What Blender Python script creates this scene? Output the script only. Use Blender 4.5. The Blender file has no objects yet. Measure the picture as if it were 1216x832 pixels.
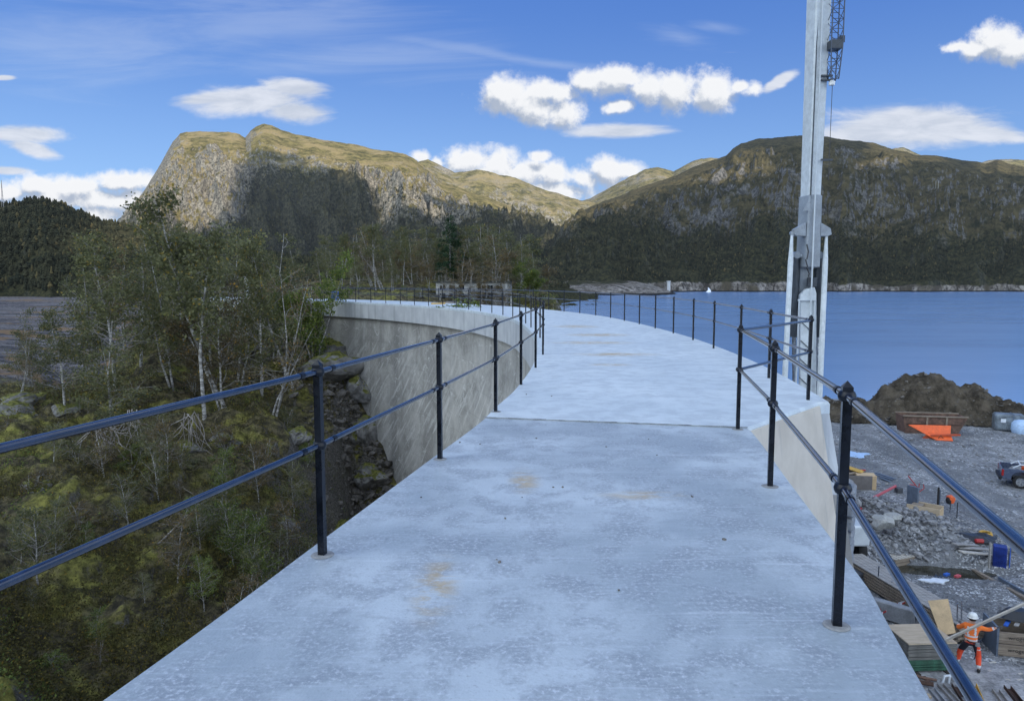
import bpy, bmesh, math, random
import numpy as np
from mathutils import Vector, Matrix
from mathutils.bvhtree import BVHTree
random.seed(7); rng = np.random.default_rng(11)
COL = bpy.context.scene.collection
SC = bpy.context.scene
PI = math.pi
# ---------------------------------------------------------------- camera model (also used to survey the site)
F = 844.0; PITCH = math.atan(81/F); CP, SP = math.cos(PITCH), math.sin(PITCH); EYE = 1.59
def ray(px, py):
    a = (px-608)/F; b = -(py-416)/F
    return a, CP+b*SP, -SP+b*CP
def gz(px, py, z=-10.5):
    d = ray(px, py); t = (z-EYE)/d[2]; return Vector((d[0]*t, d[1]*t, z))
def gy(px, py, Y):
    d = ray(px, py); t = Y/d[1]; return Vector((d[0]*t, Y, EYE+d[2]*t))
# ---------------------------------------------------------------- noise
_perm = np.random.default_rng(3).random((256, 256))
def vnoise(x, y, seed=0):
    x = np.asarray(x, float)+seed*37.7; y = np.asarray(y, float)+seed*91.3
    xi = np.floor(x).astype(int); yi = np.floor(y).astype(int); fx = x-xi; fy = y-yi
    fx = fx*fx*fx*(fx*(fx*6-15)+10); fy = fy*fy*fy*(fy*(fy*6-15)+10)
    g = lambda i, j: _perm[(i) & 255, (j) & 255]
    return (g(xi, yi)*(1-fx)*(1-fy)+g(xi+1, yi)*fx*(1-fy)+g(xi, yi+1)*(1-fx)*fy+g(xi+1, yi+1)*fx*fy)*2-1
def fbm(x, y, o=5, seed=0, rough=.5):
    s = 0; a = 1; f = 1; n = 0
    for k in range(o):
        s = s+a*vnoise(x*f, y*f, seed+k); n += a; a *= rough; f *= 2.03
    return s/n
def ridged(x, y, o=5, seed=0, rough=.5):
    s = 0; a = 1; f = 1; n = 0
    for k in range(o):
        s = s+a*(1-2*np.abs(vnoise(x*f, y*f, seed+k))); n += a; a *= rough; f *= 2.07
    return s/n
# ---------------------------------------------------------------- object helpers
def tag(o, label=None, cat=None, group=None, kind=None):
    if label: o['label'] = label
    if cat: o['category'] = cat
    if group: o['group'] = group
    if kind: o['kind'] = kind
    return o
def link(name, me, mat=None, parent=None, loc=None):
    o = bpy.data.objects.new(name, me); COL.objects.link(o)
    if mat is not None and me is not None:
        for m in (mat if isinstance(mat, (list, tuple)) else [mat]): me.materials.append(m)
    if loc is not None: o.location = loc
    if parent is not None: o.parent = parent
    return o
def empty(name, loc=(0, 0, 0), rz=0, label=None, cat=None, group=None):
    o = bpy.data.objects.new(name, None); COL.objects.link(o); o.location = loc; o.rotation_euler = (0, 0, rz)
    o.empty_display_size = .2
    return tag(o, label, cat, group)
def np_mesh(name, V, Fq, smooth=True):
    me = bpy.data.meshes.new(name); V = np.asarray(V, np.float32); Fq = np.asarray(Fq, np.int32)
    k = Fq.shape[1]; me.vertices.add(len(V)); me.vertices.foreach_set('co', V.ravel())
    me.loops.add(Fq.size); me.loops.foreach_set('vertex_index', Fq.ravel())
    me.polygons.add(len(Fq)); me.polygons.foreach_set('loop_start', np.arange(0, Fq.size, k, dtype=np.int32))
    me.polygons.foreach_set('loop_total', np.full(len(Fq), k, np.int32))
    me.polygons.foreach_set('use_smooth', np.full(len(Fq), smooth, bool))
    me.update(calc_edges=True); me.validate(); return me
def grid_faces(nr, nc, keep=None):
    i = np.arange(nr-1)[:, None]*nc+np.arange(nc-1)[None, :]
    f = np.stack([i, i+1, i+nc+1, i+nc], -1).reshape(-1, 4)
    if keep is not None: f = f[keep[f].all(1)]
    return f
class MB:
    def __init__(s): s.v = []; s.f = []; s.m = []
    def add(s, vs, fs, m=0):
        b = len(s.v); s.v += [tuple(v) for v in vs]; s.f += [tuple(i+b for i in f) for f in fs]; s.m += [m]*len(fs); return s
    def box(s, c, d, rz=0, m=0, rot=None):
        R = rot if rot is not None else Matrix.Rotation(rz, 3, 'Z'); c = Vector(c)
        vs = [c+R @ Vector((x*d[0]/2, y*d[1]/2, z*d[2]/2)) for x in (-1, 1) for y in (-1, 1) for z in (-1, 1)]
        return s.add(vs, [(0, 1, 3, 2), (4, 6, 7, 5), (0, 4, 5, 1), (2, 3, 7, 6), (0, 2, 6, 4), (1, 5, 7, 3)], m)
    def beam(s, p, q, w, h, m=0, up=(0, 0, 1)):
        p, q = Vector(p), Vector(q); d = (q-p); L = d.length; d.normalize(); up = Vector(up)
        x = d.cross(up)
        if x.length < 1e-4: x = d.cross(Vector((1, 0, 0)))
        x.normalize(); z = x.cross(d)
        return s.box((p+q)/2, (w, L, h), m=m, rot=Matrix((x, d, z)).transposed())
    def tube(s, pts, r, n=8, m=0, cap=True):
        pts = [Vector(p) for p in pts]; rs = r if isinstance(r, (list, tuple)) else [r]*len(pts)
        vs = []; ref = None
        for i, p in enumerate(pts):
            t = (pts[min(i+1, len(pts)-1)]-pts[max(i-1, 0)]).normalized()
            if ref is None: ref = t.cross(Vector((0, 0, 1)) if abs(t.z) < .9 else Vector((1, 0, 0))).normalized()
            a = (ref-t*ref.dot(t)).normalized(); ref = a; b = t.cross(a)
            vs += [p+(a*math.cos(2*PI*k/n)+b*math.sin(2*PI*k/n))*rs[i] for k in range(n)]
        fs = [(i*n+k, i*n+(k+1) % n, (i+1)*n+(k+1) % n, (i+1)*n+k) for i in range(len(pts)-1) for k in range(n)]
        if cap: fs += [tuple(range(n))[::-1], tuple(range((len(pts)-1)*n, len(pts)*n))]
        return s.add(vs, fs, m)
    def lathe(s, c, prof, n=16, m=0, axis='Z'):
        c = Vector(c); vs = []
        for r, z in prof:
            for k in range(n):
                a = 2*PI*k/n; p = Vector((r*math.cos(a), r*math.sin(a), z))
                if axis == 'Y': p = Vector((p.x, p.z, p.y))
                if axis == 'X': p = Vector((p.z, p.x, p.y))
                vs.append(c+p)
        fs = [(i*n+k, i*n+(k+1) % n, (i+1)*n+(k+1) % n, (i+1)*n+k) for i in range(len(prof)-1) for k in range(n)]
        return s.add(vs, fs, m)
    def prism(s, poly, y0, y1, m=0, axis='Y'):
        n = len(poly); f = {'Y': lambda a, b, t: (a, t, b), 'X': lambda a, b, t: (t, a, b), 'Z': lambda a, b, t: (a, b, t)}[axis]
        vs = [f(a, b, y0) for a, b in poly]+[f(a, b, y1) for a, b in poly]
        fs = [tuple(range(n))[::-1], tuple(range(n, 2*n))]+[(k, (k+1) % n, n+(k+1) % n, n+k) for k in range(n)]
        return s.add(vs, fs, m)
    def build(s, name, mat, parent=None, loc=None, smooth=False, bevel=0, label=None):
        me = bpy.data.meshes.new(name); me.from_pydata(s.v, [], s.f); me.update()
        bm = bmesh.new(); bm.from_mesh(me); bmesh.ops.recalc_face_normals(bm, faces=bm.faces)
        if bevel: bmesh.ops.bevel(bm, geom=[e for e in bm.edges if len(e.link_faces) == 2 and e.calc_face_angle(0) > .6], offset=bevel, segments=1, affect='EDGES', profile=.7)
        bm.to_mesh(me); bm.free()
        if not bevel:
            me.polygons.foreach_set('material_index', s.m)
        if smooth: me.polygons.foreach_set('use_smooth', [True]*len(me.polygons)); 
        o = link(name, me, mat, parent, loc)
        if smooth:
            try: me.set_sharp_from_angle(angle=math.radians(40))
            except Exception: pass
        if label: o['label'] = label
        return o
def copy_tree(o, parent=None):
    c = o.copy(); COL.objects.link(c); c.parent = parent
    for ch in list(o.children): copy_tree(ch, c)
    return c
# ---------------------------------------------------------------- material helpers
class NT:
    def __init__(s, tree): s.t = tree; s.n = tree.nodes; s.l = tree.links
    def node(s, typ, inp=None, **kw):
        n = s.n.new(typ)
        for k, v in kw.items(): setattr(n, k, v)
        for k, v in (inp or {}).items():
            sk = n.inputs[k]
            if isinstance(v, bpy.types.NodeSocket): s.l.new(v, sk)
            else: sk.default_value = v
        return n
    def math(s, op, a, b=0.0, c=0.0, clamp=False):
        n = s.n.new('ShaderNodeMath'); n.operation = op; n.use_clamp = clamp
        for i, v in enumerate((a, b, c)):
            if isinstance(v, bpy.types.NodeSocket): s.l.new(v, n.inputs[i])
            else: n.inputs[i].default_value = v
        return n.outputs[0]
    def vmath(s, op, a, b=(0, 0, 0)):
        n = s.n.new('ShaderNodeVectorMath'); n.operation = op
        for i, v in enumerate((a, b)):
            if isinstance(v, bpy.types.NodeSocket): s.l.new(v, n.inputs[i])
            else: n.inputs[i].default_value = v
        return n
    def mix(s, f, a, b, typ='MIX'):
        n = s.n.new('ShaderNodeMix'); n.data_type = 'RGBA'; n.blend_type = typ; n.clamp_factor = True
        for i, v in ((0, f), (6, a), (7, b)):
            if isinstance(v, bpy.types.NodeSocket): s.l.new(v, n.inputs[i])
            elif i: n.inputs[i].default_value = (*v, 1) if len(v) == 3 else v
            else: n.inputs[i].default_value = v
        return n.outputs[2]
    def ramp(s, f, a, b, c=0., d=1.):
        n = s.n.new('ShaderNodeMapRange'); n.interpolation_type = 'SMOOTHSTEP'
        s.l.new(f, n.inputs[0])
        for i, v in ((1, a), (2, b), (3, c), (4, d)): n.inputs[i].default_value = v
        return n.outputs[0]
    def noise(s, vec, scale, detail=4, rough=.55, dist=0, typ='FBM'):
        n = s.node('ShaderNodeTexNoise', {'Vector': vec, 'Scale': scale, 'Detail': detail, 'Roughness': rough, 'Distortion': dist})
        return n.outputs[0]
    def map(s, vec, loc=(0, 0, 0), rot=(0, 0, 0), scale=(1, 1, 1)):
        return s.node('ShaderNodeMapping', {'Vector': vec, 'Location': loc, 'Rotation': rot, 'Scale': scale}).outputs[0]
    def bump(s, h, strength=.5, dist=.05, normal=None):
        i = {'Height': h, 'Strength': strength, 'Distance': dist}
        if normal is not None: i['Normal'] = normal
        return s.node('ShaderNodeBump', i).outputs[0]
def mat(name, fn=None, col=(.5, .5, .5), rough=.6, metal=0, spec=.5, var=.12, scale=6, bump=.0, coat=0):
    m = bpy.data.materials.new(name); m.use_nodes = True; nt = NT(m.node_tree)
    b = m.node_tree.nodes['Principled BSDF']
    b.inputs['Base Color'].default_value = (*col, 1); b.inputs['Roughness'].default_value = rough
    b.inputs['Metallic'].default_value = metal; b.inputs['Specular IOR Level'].default_value = spec
    b.inputs['Coat Weight'].default_value = coat
    tc = nt.node('ShaderNodeTexCoord')
    if fn: fn(nt, b, tc)
    else:
        v = tc.outputs['Object']
        n1 = nt.noise(v, scale, 5, .6); n2 = nt.noise(v, scale*9, 3, .6)
        f = nt.math('ADD', nt.math('MULTIPLY', n1, .65), nt.math('MULTIPLY', n2, .35))
        lo = tuple(max(0, c*(1-var*2.2)) for c in col); hi = tuple(min(1, c*(1+var*1.6)) for c in col)
        nt.l.new(nt.mix(nt.ramp(f, .3, .7), lo, hi), b.inputs['Base Color'])
        nt.l.new(nt.ramp(n1, .3, .7, max(.03, rough-.1), min(1, rough+.12)), b.inputs['Roughness'])
        if bump: nt.l.new(nt.bump(n2, bump, .02), b.inputs['Normal'])
    return m
def setb(nt, b, color=None, normal=None, rough=None):
    if color is not None: nt.l.new(color, b.inputs['Base Color'])
    if normal is not None: nt.l.new(normal, b.inputs['Normal'])
    if rough is not None: nt.l.new(rough, b.inputs['Roughness'])
# ================================================================ MATERIALS
def _deck(near):
    def fn(nt, b, tc):
        v = tc.outputs['Object']
        big = nt.noise(v, .55, 5, .6, .4); med = nt.noise(v, 3.2, 6, .65, .3); fine = nt.noise(v, 38, 6, .75)
        grit = nt.node('ShaderNodeTexVoronoi', {'Vector': v, 'Scale': 75.0}).outputs['Distance']
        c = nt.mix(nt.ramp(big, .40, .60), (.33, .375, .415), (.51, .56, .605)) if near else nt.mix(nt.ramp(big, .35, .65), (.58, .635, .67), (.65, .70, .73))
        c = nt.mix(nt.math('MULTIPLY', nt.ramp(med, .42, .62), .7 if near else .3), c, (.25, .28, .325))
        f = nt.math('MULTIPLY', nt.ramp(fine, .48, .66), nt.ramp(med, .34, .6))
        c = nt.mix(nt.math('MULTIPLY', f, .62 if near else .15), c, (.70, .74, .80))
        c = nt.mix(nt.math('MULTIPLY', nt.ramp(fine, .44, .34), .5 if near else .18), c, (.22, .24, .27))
        # broom and trowel scratches across the walk
        sc = nt.noise(nt.map(v, rot=(0, 0, -.35), scale=(1.2, 16, 1)), 2.2, 5, .7, .6)
        c = nt.mix(nt.math('MULTIPLY', nt.ramp(sc, .52, .7), .25), c, (.6, .65, .72))
        sc2 = nt.noise(nt.map(v, rot=(0, 0, .9), scale=(.5, 22, 1)), 1.2, 3, .6, 1.2)
        c = nt.mix(nt.math('MULTIPLY', nt.ramp(sc2, .62, .68), .3), c, (.66, .70, .76))
        # rusty ochre stains
        spots = [(-.40, 3.6, .15, .5), (.10, 5.6, .16, .42), (1.0, 5.2, .42, .14)] if near else [(2.3, 15.6, 1.1, .5), (2.1, 18.6, 1.3, .6), (2.6, 21.4, 1.2, .8), (2.3, 25.5, 1.0, 1.1), (1.9, 13.6, .5, .25)]
        st = None
        for x, y, rx, ry in spots:
            d = nt.vmath('LENGTH', nt.vmath('MULTIPLY', nt.vmath('SUBTRACT', v, (x, y, 0)).outputs[0], (1/rx, 1/ry, 0)).outputs[0]).outputs['Value']
            g = nt.ramp(d, 1.1, .1)
            st = g if st is None else nt.math('MAXIMUM', st, g)
        sn = nt.noise(nt.map(v, rot=(0, 0, .5), scale=(1, 3, 1)), 3.2, 6, .7, .8)
        stf = nt.math('MULTIPLY', st, nt.ramp(sn, .42, .56))
        c = nt.mix(nt.math('MULTIPLY', stf, .62 if near else .9), c, (.50, .33, .11))
        h = nt.math('ADD', nt.math('MULTIPLY', fine, .6), nt.math('MULTIPLY', grit, .5 if near else .1))
        nb = nt.bump(h, .38 if near else .16, .006, nt.bump(med, .25, .03))
        setb(nt, b, c, nb, nt.ramp(nt.math('ADD', nt.math('MULTIPLY', big, .5), nt.math('MULTIPLY', med, .5)), .35, .65, .36 if near else .42, .62))
    return fn
M = {}
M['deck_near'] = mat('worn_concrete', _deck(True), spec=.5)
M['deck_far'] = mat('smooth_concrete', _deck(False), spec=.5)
def _rim(nt, b, tc):
    v = tc.outputs['Object']; n = nt.noise(v, 2.5, 6, .6); f = nt.noise(v, 40, 3, .6)
    c = nt.mix(nt.ramp(n, .35, .65), (.42, .46, .52), (.52, .56, .61))
    c = nt.mix(nt.math('MULTIPLY', nt.ramp(f, .58, .7), .3), c, (.3, .33, .36))
    setb(nt, b, c, nt.bump(f, .2, .004))
M['rim'] = mat('trowelled_concrete', _rim, rough=.55)
def _cap(nt, b, tc):
    v = tc.outputs['Object']
    st = nt.noise(nt.map(v, scale=(1.6, 1.6, .06)), 1.4, 5, .65); n = nt.noise(v, 1.1, 6, .6); f = nt.noise(v, 22, 3, .6)
    c = nt.mix(nt.ramp(n, .3, .7), (.47, .48, .50), (.58, .59, .60))
    c = nt.mix(nt.math('MULTIPLY', nt.ramp(st, .5, .68), .45), c, (.25, .26, .27))
    setb(nt, b, c, nt.bump(f, .2, .01))
M['cap'] = mat('cast_concrete_cap', _cap, rough=.75)
def _beige(nt, b, tc):
    v = tc.outputs['Object']
    n = nt.noise(v, 1.6, 6, .6); st = nt.noise(nt.map(v, scale=(4, 4, .25)), 1.2, 5, .6); f = nt.noise(v, 30, 3, .6)
    c = nt.mix(nt.ramp(n, .3, .7), (.54, .47, .385), (.66, .585, .49))
    c = nt.mix(nt.math('MULTIPLY', nt.ramp(st, .55, .72), .4), c, (.3, .28, .25))
    hole = nt.node('ShaderNodeTexVoronoi', {'Vector': v, 'Scale': 2.1}).outputs['Distance']
    c = nt.mix(nt.ramp(hole, .05, .035), c, (.14, .13, .12))
    setb(nt, b, c, nt.bump(f, .15, .006))
M['beige'] = mat('beige_concrete', _beige, rough=.8)
def _wall(nt, b, tc):
    v = tc.outputs['Object']
    n = nt.noise(v, .5, 7, .7, .5); st = nt.noise(nt.map(v, scale=(1, 1, .05)), 1.3, 6, .7); st2 = nt.noise(nt.map(v, loc=(7, 3, 1), scale=(1, 1, .03)), .45, 4, .6)
    c = nt.mix(nt.ramp(n, .32, .68), (.25, .24, .222), (.46, .44, .41))
    c = nt.mix(nt.math('MULTIPLY', nt.ramp(st, .52, .66), .35), c, (.46, .45, .44))
    c = nt.mix(nt.math('MULTIPLY', nt.ramp(st2, .5, .6), .5), c, (.20, .19, .18))
    # slanting lime scratches low on the face
    xyz = nt.node('ShaderNodeSeparateXYZ', {'Vector': v}); al = nt.math('MULTIPLY', nt.math('SUBTRACT', xyz.outputs[0], xyz.outputs[1]), .707)
    sl = nt.noise(nt.node('ShaderNodeCombineXYZ', {0: nt.math('MULTIPLY', nt.math('SUBTRACT', al, nt.math('MULTIPLY', xyz.outputs[2], .85)), 1.5), 1: nt.math('MULTIPLY', xyz.outputs[2], .22), 2: 0.0}).outputs[0], 1.7, 6, .68, .5)
    z = nt.node('ShaderNodeSeparateXYZ', {'Vector': v}).outputs[2]
    low = nt.ramp(nt.math('ADD', z, nt.math('MULTIPLY', nt.noise(v, .3, 3, .6), 5)), .5, -3.5)
    c = nt.mix(nt.math('MULTIPLY', nt.math('MULTIPLY', nt.ramp(sl, .51, .62), low), .75), c, (.60, .585, .56))
    # crack-like mineral lines and worm marks
    vd = nt.vmath('ADD', v, nt.vmath('MULTIPLY', nt.node('ShaderNodeTexNoise', {'Vector': v, 'Scale': 2.2, 'Detail': 4}).outputs['Color'], (.9, .9, .9)).outputs[0]).outputs[0]
    cr = nt.node('ShaderNodeTexVoronoi', {'Vector': vd, 'Scale': .9}, feature='DISTANCE_TO_EDGE').outputs['Distance']
    br = nt.ramp(nt.noise(v, .8, 4, .6), .46, .6)
    c = nt.mix(nt.math('MULTIPLY', nt.ramp(cr, .022, .006), br), c, (.62, .61, .59))
    # horizontal lift joints
    w = nt.math('FRACT', nt.math('MULTIPLY', z, 1/1.5)); w = nt.ramp(w, .03, 0)
    c = nt.mix(nt.math('MULTIPLY', w, .35), c, (.12, .115, .11))
    f = nt.noise(v, 9, 5, .7)
    c = nt.mix(nt.math('MULTIPLY', nt.ramp(f, .58, .66), .6), c, (.52, .51, .49))
    setb(nt, b, c, nt.bump(f, .4, .03))
M['wall'] = mat('weathered_dam_concrete', _wall, rough=.85)
M['black'] = mat('black_gloss_paint', col=(.004, .006, .012), rough=.28, spec=.35, var=.3, scale=5)
def _railp(nt, b, tc):
    v = tc.outputs['Object']; n = nt.noise(v, 9, 4, .6); f = nt.noise(v, 90, 2, .5)
    setb(nt, b, nt.mix(nt.ramp(n, .4, .7), (.004, .009, .028), (.012, .022, .056)), nt.bump(f, .04, .002), nt.ramp(n, .3, .7, .10, .22))
    b.inputs['Coat Weight'].default_value = .45; b.inputs['Coat Roughness'].default_value = .06
M['rail'] = mat('dark_blue_black_rail_paint', _railp, spec=1.0)
M['joint'] = mat('dark_joint', col=(.24, .25, .26), rough=.9, var=.4, scale=9)
M['grout'] = mat('grout', col=(.28, .28, .28), rough=.8, scale=30)
def _hill(nt, b, tc):
    g = nt.node('ShaderNodeNewGeometry'); v = g.outputs['Position']
    nz = nt.node('ShaderNodeSeparateXYZ', {'Vector': g.outputs['Normal']}).outputs[2]
    n0 = nt.noise(v, .09, 5, .6); n1 = nt.noise(v, .45, 6, .65, .3); n2 = nt.noise(v, 2.2, 6, .7); n3 = nt.noise(v, 9, 5, .7)
    moss = nt.mix(nt.ramp(n2, .35, .65), (.075, .072, .022), (.30, .28, .07))
    heath = nt.mix(nt.ramp(n2, .4, .66), (.045, .040, .026), (.19, .16, .085))
    c = nt.mix(nt.ramp(n1, .47, .62), heath, moss)
    rock = nt.mix(nt.ramp(n3, .35, .7), (.06, .055, .05), (.24, .225, .21))
    c = nt.mix(nt.math('MULTIPLY', nt.ramp(nt.math('ADD', nz, nt.math('MULTIPLY', nt.math('SUBTRACT', n1, .5), .6)), .66, .5), .9), c, rock)
    sx = nt.node('ShaderNodeSeparateXYZ', {'Vector': v})
    # bare river shelf beyond the crest of the slope
    far = nt.math('MULTIPLY', nt.ramp(sx.outputs[1], 75, 95), nt.ramp(sx.outputs[0], -38, -60))
    band = nt.noise(nt.map(v, scale=(.02, .25, 1)), 1, 6, .7)
    shelf = nt.mix(nt.ramp(band, .4, .6), (.045, .043, .048), (.21, .19, .185))
    shelf = nt.mix(nt.ramp(nt.noise(nt.map(v, scale=(.01, .06, 1)), 1, 3, .5), .54, .62), shelf, (.22, .14, .075))
    c = nt.mix(far, c, shelf)
    # gravelly foot of the dam
    tan = nt.math('MULTIPLY', nt.ramp(sx.outputs[1], 125, 140), nt.ramp(sx.outputs[0], -62, -50))
    c = nt.mix(tan, c, (.30, .23, .13))
    h = nt.math('ADD', nt.math('MULTIPLY', n2, 1.0), nt.math('MULTIPLY', n3, .35))
    setb(nt, b, c, nt.bump(h, .9, .35))
M['hill'] = mat('mossy_heath', _hill, rough=.95, spec=.2)
def painted_haze(nt, sh):
    """air haze painted as a blue glow on far surfaces, by distance from the dam"""
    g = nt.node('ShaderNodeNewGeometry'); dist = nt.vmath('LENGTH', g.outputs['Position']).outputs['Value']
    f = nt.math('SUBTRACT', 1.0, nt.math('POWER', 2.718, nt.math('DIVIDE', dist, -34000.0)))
    e = nt.node('ShaderNodeEmission', {'Color': (.40, .50, .66, 1), 'Strength': .75})  # emission in the surface paints the air haze; no volume
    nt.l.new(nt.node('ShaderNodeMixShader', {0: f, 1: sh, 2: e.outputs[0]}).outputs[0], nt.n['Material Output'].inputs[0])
def _mount(kind):
    def fn(nt, b, tc):
        g = nt.node('ShaderNodeNewGeometry'); v = g.outputs['Position']
        sp = nt.node('ShaderNodeSeparateXYZ', {'Vector': v}); z = sp.outputs[2]
        nz = nt.node('ShaderNodeSeparateXYZ', {'Vector': g.outputs['Normal']}).outputs[2]
        k = {'near': 3.0, 'right': 1.0, 'left': .8, 'far': .6}[kind]
        n0 = nt.noise(v, .0022*k, 6, .65, .5); n1 = nt.noise(v, .009*k, 7, .7, .3); n2 = nt.noise(v, .035*k, 6, .75); n3 = nt.noise(v, .14*k, 4, .75)
        str_ = nt.noise(nt.map(v, rot=(.1, .25, .3), scale=(.007*k, .010*k, .03*k)), 1.0, 6, .75, .6)
        if kind in ('right', 'near'):
            gr = nt.mix(nt.ramp(n2, .36, .64), (.036, .037, .022), (.12, .10, .052))  # darker tones put part of the right mountain's shade into its colour
            gr = nt.mix(nt.ramp(n1, .52, .66), gr, (.11, .09, .045))
            rock = nt.mix(nt.ramp(n3, .32, .68), (.045, .045, .045), (.21, .205, .20))
            th0, th1 = (.585, .71) if kind == 'right' else (.60, .70)
        else:
            gr = nt.mix(nt.ramp(n2, .36, .64), (.065, .062, .024), (.26, .215, .085))
            gr = nt.mix(nt.ramp(n1, .45, .62), gr, (.32, .25, .12))
            rock = nt.mix(nt.ramp(n3, .32, .68), (.075, .07, .06), (.40, .365, .30))
            th0, th1 = (.51, .62) if kind == 'left' else (.45, .58)
        rf = nt.math('ADD', nt.math('MULTIPLY', nt.ramp(nz, .9, .45), .22), nt.math('ADD', nt.math('MULTIPLY', str_, .55), nt.math('MULTIPLY', n1, .38)))
        c = nt.mix(nt.ramp(rf, th0, th1), gr, rock)
        # woods climb the lower slopes
        if kind in ('right', 'near', 'left'):
            top = {'right': 150, 'near': 90, 'left': 250}[kind]
            wd = nt.math('ADD', nt.math('MULTIPLY', nt.math('SUBTRACT', n0, .5), top*2.6), nt.math('MULTIPLY', nt.math('SUBTRACT', n2, .5), top*1.4))
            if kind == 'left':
                ax = nt.math('DIVIDE', sp.outputs[0], sp.outputs[1]); spur_shade = nt.math('MULTIPLY', nt.ramp(ax, -.385, -.35), nt.ramp(ax, -.17, -.24)); wd = nt.math('SUBTRACT', wd, nt.math('MULTIPLY', spur_shade, 190))  # spur darkened with woods colour to deepen the cloud shade on it
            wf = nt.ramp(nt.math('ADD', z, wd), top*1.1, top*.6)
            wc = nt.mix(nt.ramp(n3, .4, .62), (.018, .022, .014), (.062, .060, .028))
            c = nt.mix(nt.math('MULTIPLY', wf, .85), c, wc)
        # bare drawdown band along the water
        if kind == 'right':
            e = nt.math('ADD', nt.math('ADD', nt.math('ADD', z, 2.5), nt.math('MULTIPLY', nt.math('SUBTRACT', n0, .5), 22)), nt.math('MULTIPLY', nt.math('SUBTRACT', n1, .5), 26))
            sh = nt.mix(nt.ramp(n3, .4, .6), (.08, .07, .062), (.44, .40, .36))
            sh = nt.mix(nt.ramp(str_, .5, .62), sh, (.10, .085, .07))
            c = nt.mix(nt.ramp(e, 3.5, 1.0), c, nt.mix(nt.ramp(n2, .5, .62), sh, (.10, .085, .06)))
            c = nt.mix(nt.ramp(z, -10.2, -11.6), c, (.02, .02, .022))
        # woods seen in the lit notch
        h = nt.math('ADD', nt.math('MULTIPLY', n1, 1.0), nt.math('ADD', nt.math('MULTIPLY', n2, .45), nt.math('MULTIPLY', n3, .16)))
        setb(nt, b, c, nt.bump(h, .95, {'near': 5, 'right': 18, 'left': 30, 'far': 36}[kind])); painted_haze(nt, b.outputs[0])
    return fn
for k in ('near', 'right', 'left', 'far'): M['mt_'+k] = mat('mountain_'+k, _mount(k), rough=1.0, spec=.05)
def _water(nt, b, tc):
    v = tc.outputs['Object']
    sy = nt.node('ShaderNodeSeparateXYZ', {'Vector': v}).outputs[1]
    w1 = nt.noise(nt.map(v, rot=(0, 0, .25), scale=(.35, .9, 1)), 1.0, 4, .6, .4); w2 = nt.noise(nt.map(v, rot=(0, 0, .1), scale=(.02, .06, 1)), 1, 4, .6)
    w3 = nt.noise(nt.map(v, rot=(0, 0, -.3), scale=(1.4, 3.2, 1)), 1.0, 3, .6)
    b.inputs['IOR'].default_value = 1.33
    c = nt.mix(nt.ramp(w2, .4, .65), (.20, .35, .62), (.208, .36, .63))
    h = nt.math('ADD', w1, nt.math('MULTIPLY', w3, .35))
    setb(nt, b, c, nt.bump(h, .15, .15), nt.ramp(w2, .3, .7, .16, .185))
M['water'] = mat('lake_water', _water, spec=.5)
def _gravel(nt, b, tc):
    v = tc.outputs['Object']
    n0 = nt.noise(v, .12, 5, .6, .3); n1 = nt.noise(v, .9, 6, .65); 
    vo = nt.node('ShaderNodeTexVoronoi', {'Vector': v, 'Scale': 5.5}); vo2 = nt.node('ShaderNodeTexVoronoi', {'Vector': v, 'Scale': 14.0})
    st = nt.node('ShaderNodeSeparateColor', {'Color': vo.outputs['Color']}).outputs[0]; st2 = nt.node('ShaderNodeSeparateColor', {'Color': vo2.outputs['Color']}).outputs[0]
    c = nt.mix(nt.ramp(n0, .38, .62), (.16, .165, .175), (.27, .275, .285))
    c = nt.mix(nt.math('MULTIPLY', nt.ramp(st2, .55, 1.), nt.ramp(n1, .42, .58)), c, (.60, .61, .63))
    c = nt.mix(nt.math('MULTIPLY', nt.ramp(st, .35, 0), .6), c, (.06, .06, .065))
    trk = nt.noise(nt.map(v, rot=(0, 0, .5), scale=(.35, .03, 1)), 1, 4, .5, .4)
    c = nt.mix(nt.math('MULTIPLY', nt.ramp(trk, .52, .62), .6), c, (.14, .147, .16))
    setb(nt, b, c, nt.bump(nt.math('ADD', vo2.outputs['Distance'], nt.math('MULTIPLY', n1, .8)), .8, .06))
M['gravel'] = mat('crushed_stone', _gravel, rough=.9, spec=.25)
def _dirt(nt, b, tc):
    v = tc.outputs['Object']; n = nt.noise(v, .8, 6, .65); f = nt.noise(v, 6, 6, .75)
    c = nt.mix(nt.ramp(n, .35, .65), (.05, .042, .032), (.15, .125, .095))
    c = nt.mix(nt.ramp(f, .6, .68), c, (.24, .23, .22))
    setb(nt, b, c, nt.bump(f, 1, .25))
M['dirt'] = mat('dark_earth', _dirt, rough=1, spec=.1)
def _rock(lo, hi, moss=0):
    def fn(nt, b, tc):
        g = nt.node('ShaderNodeNewGeometry'); v = tc.outputs['Object']
        n = nt.noise(v, 1.6, 7, .7, .3); r = nt.node('ShaderNodeObjectInfo').outputs['Random']
        c = nt.mix(nt.ramp(n, .32, .68), lo, hi)
        ri = g.outputs['Random Per Island']
        c = nt.mix(nt.math('MULTIPLY', ri, .45), c, tuple(min(1, x*1.7) for x in hi))
        if moss:
            nz = nt.node('ShaderNodeSeparateXYZ', {'Vector': g.outputs['Normal']}).outputs[2]
            c = nt.mix(nt.ramp(nt.math('ADD', nz, nt.math('MULTIPLY', nt.math('SUBTRACT', n, .5), 1.2)), .5, .8), c, nt.mix(nt.ramp(nt.noise(v, 7, 5, .7), .35, .65), (.05, .055, .014), (.19, .185, .045)))
        setb(nt, b, c, nt.bump(n, .9, .15))
    return fn
M['rock'] = mat('broken_rock', _rock((.07, .07, .075), (.30, .30, .31)), rough=.9, spec=.2)
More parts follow.
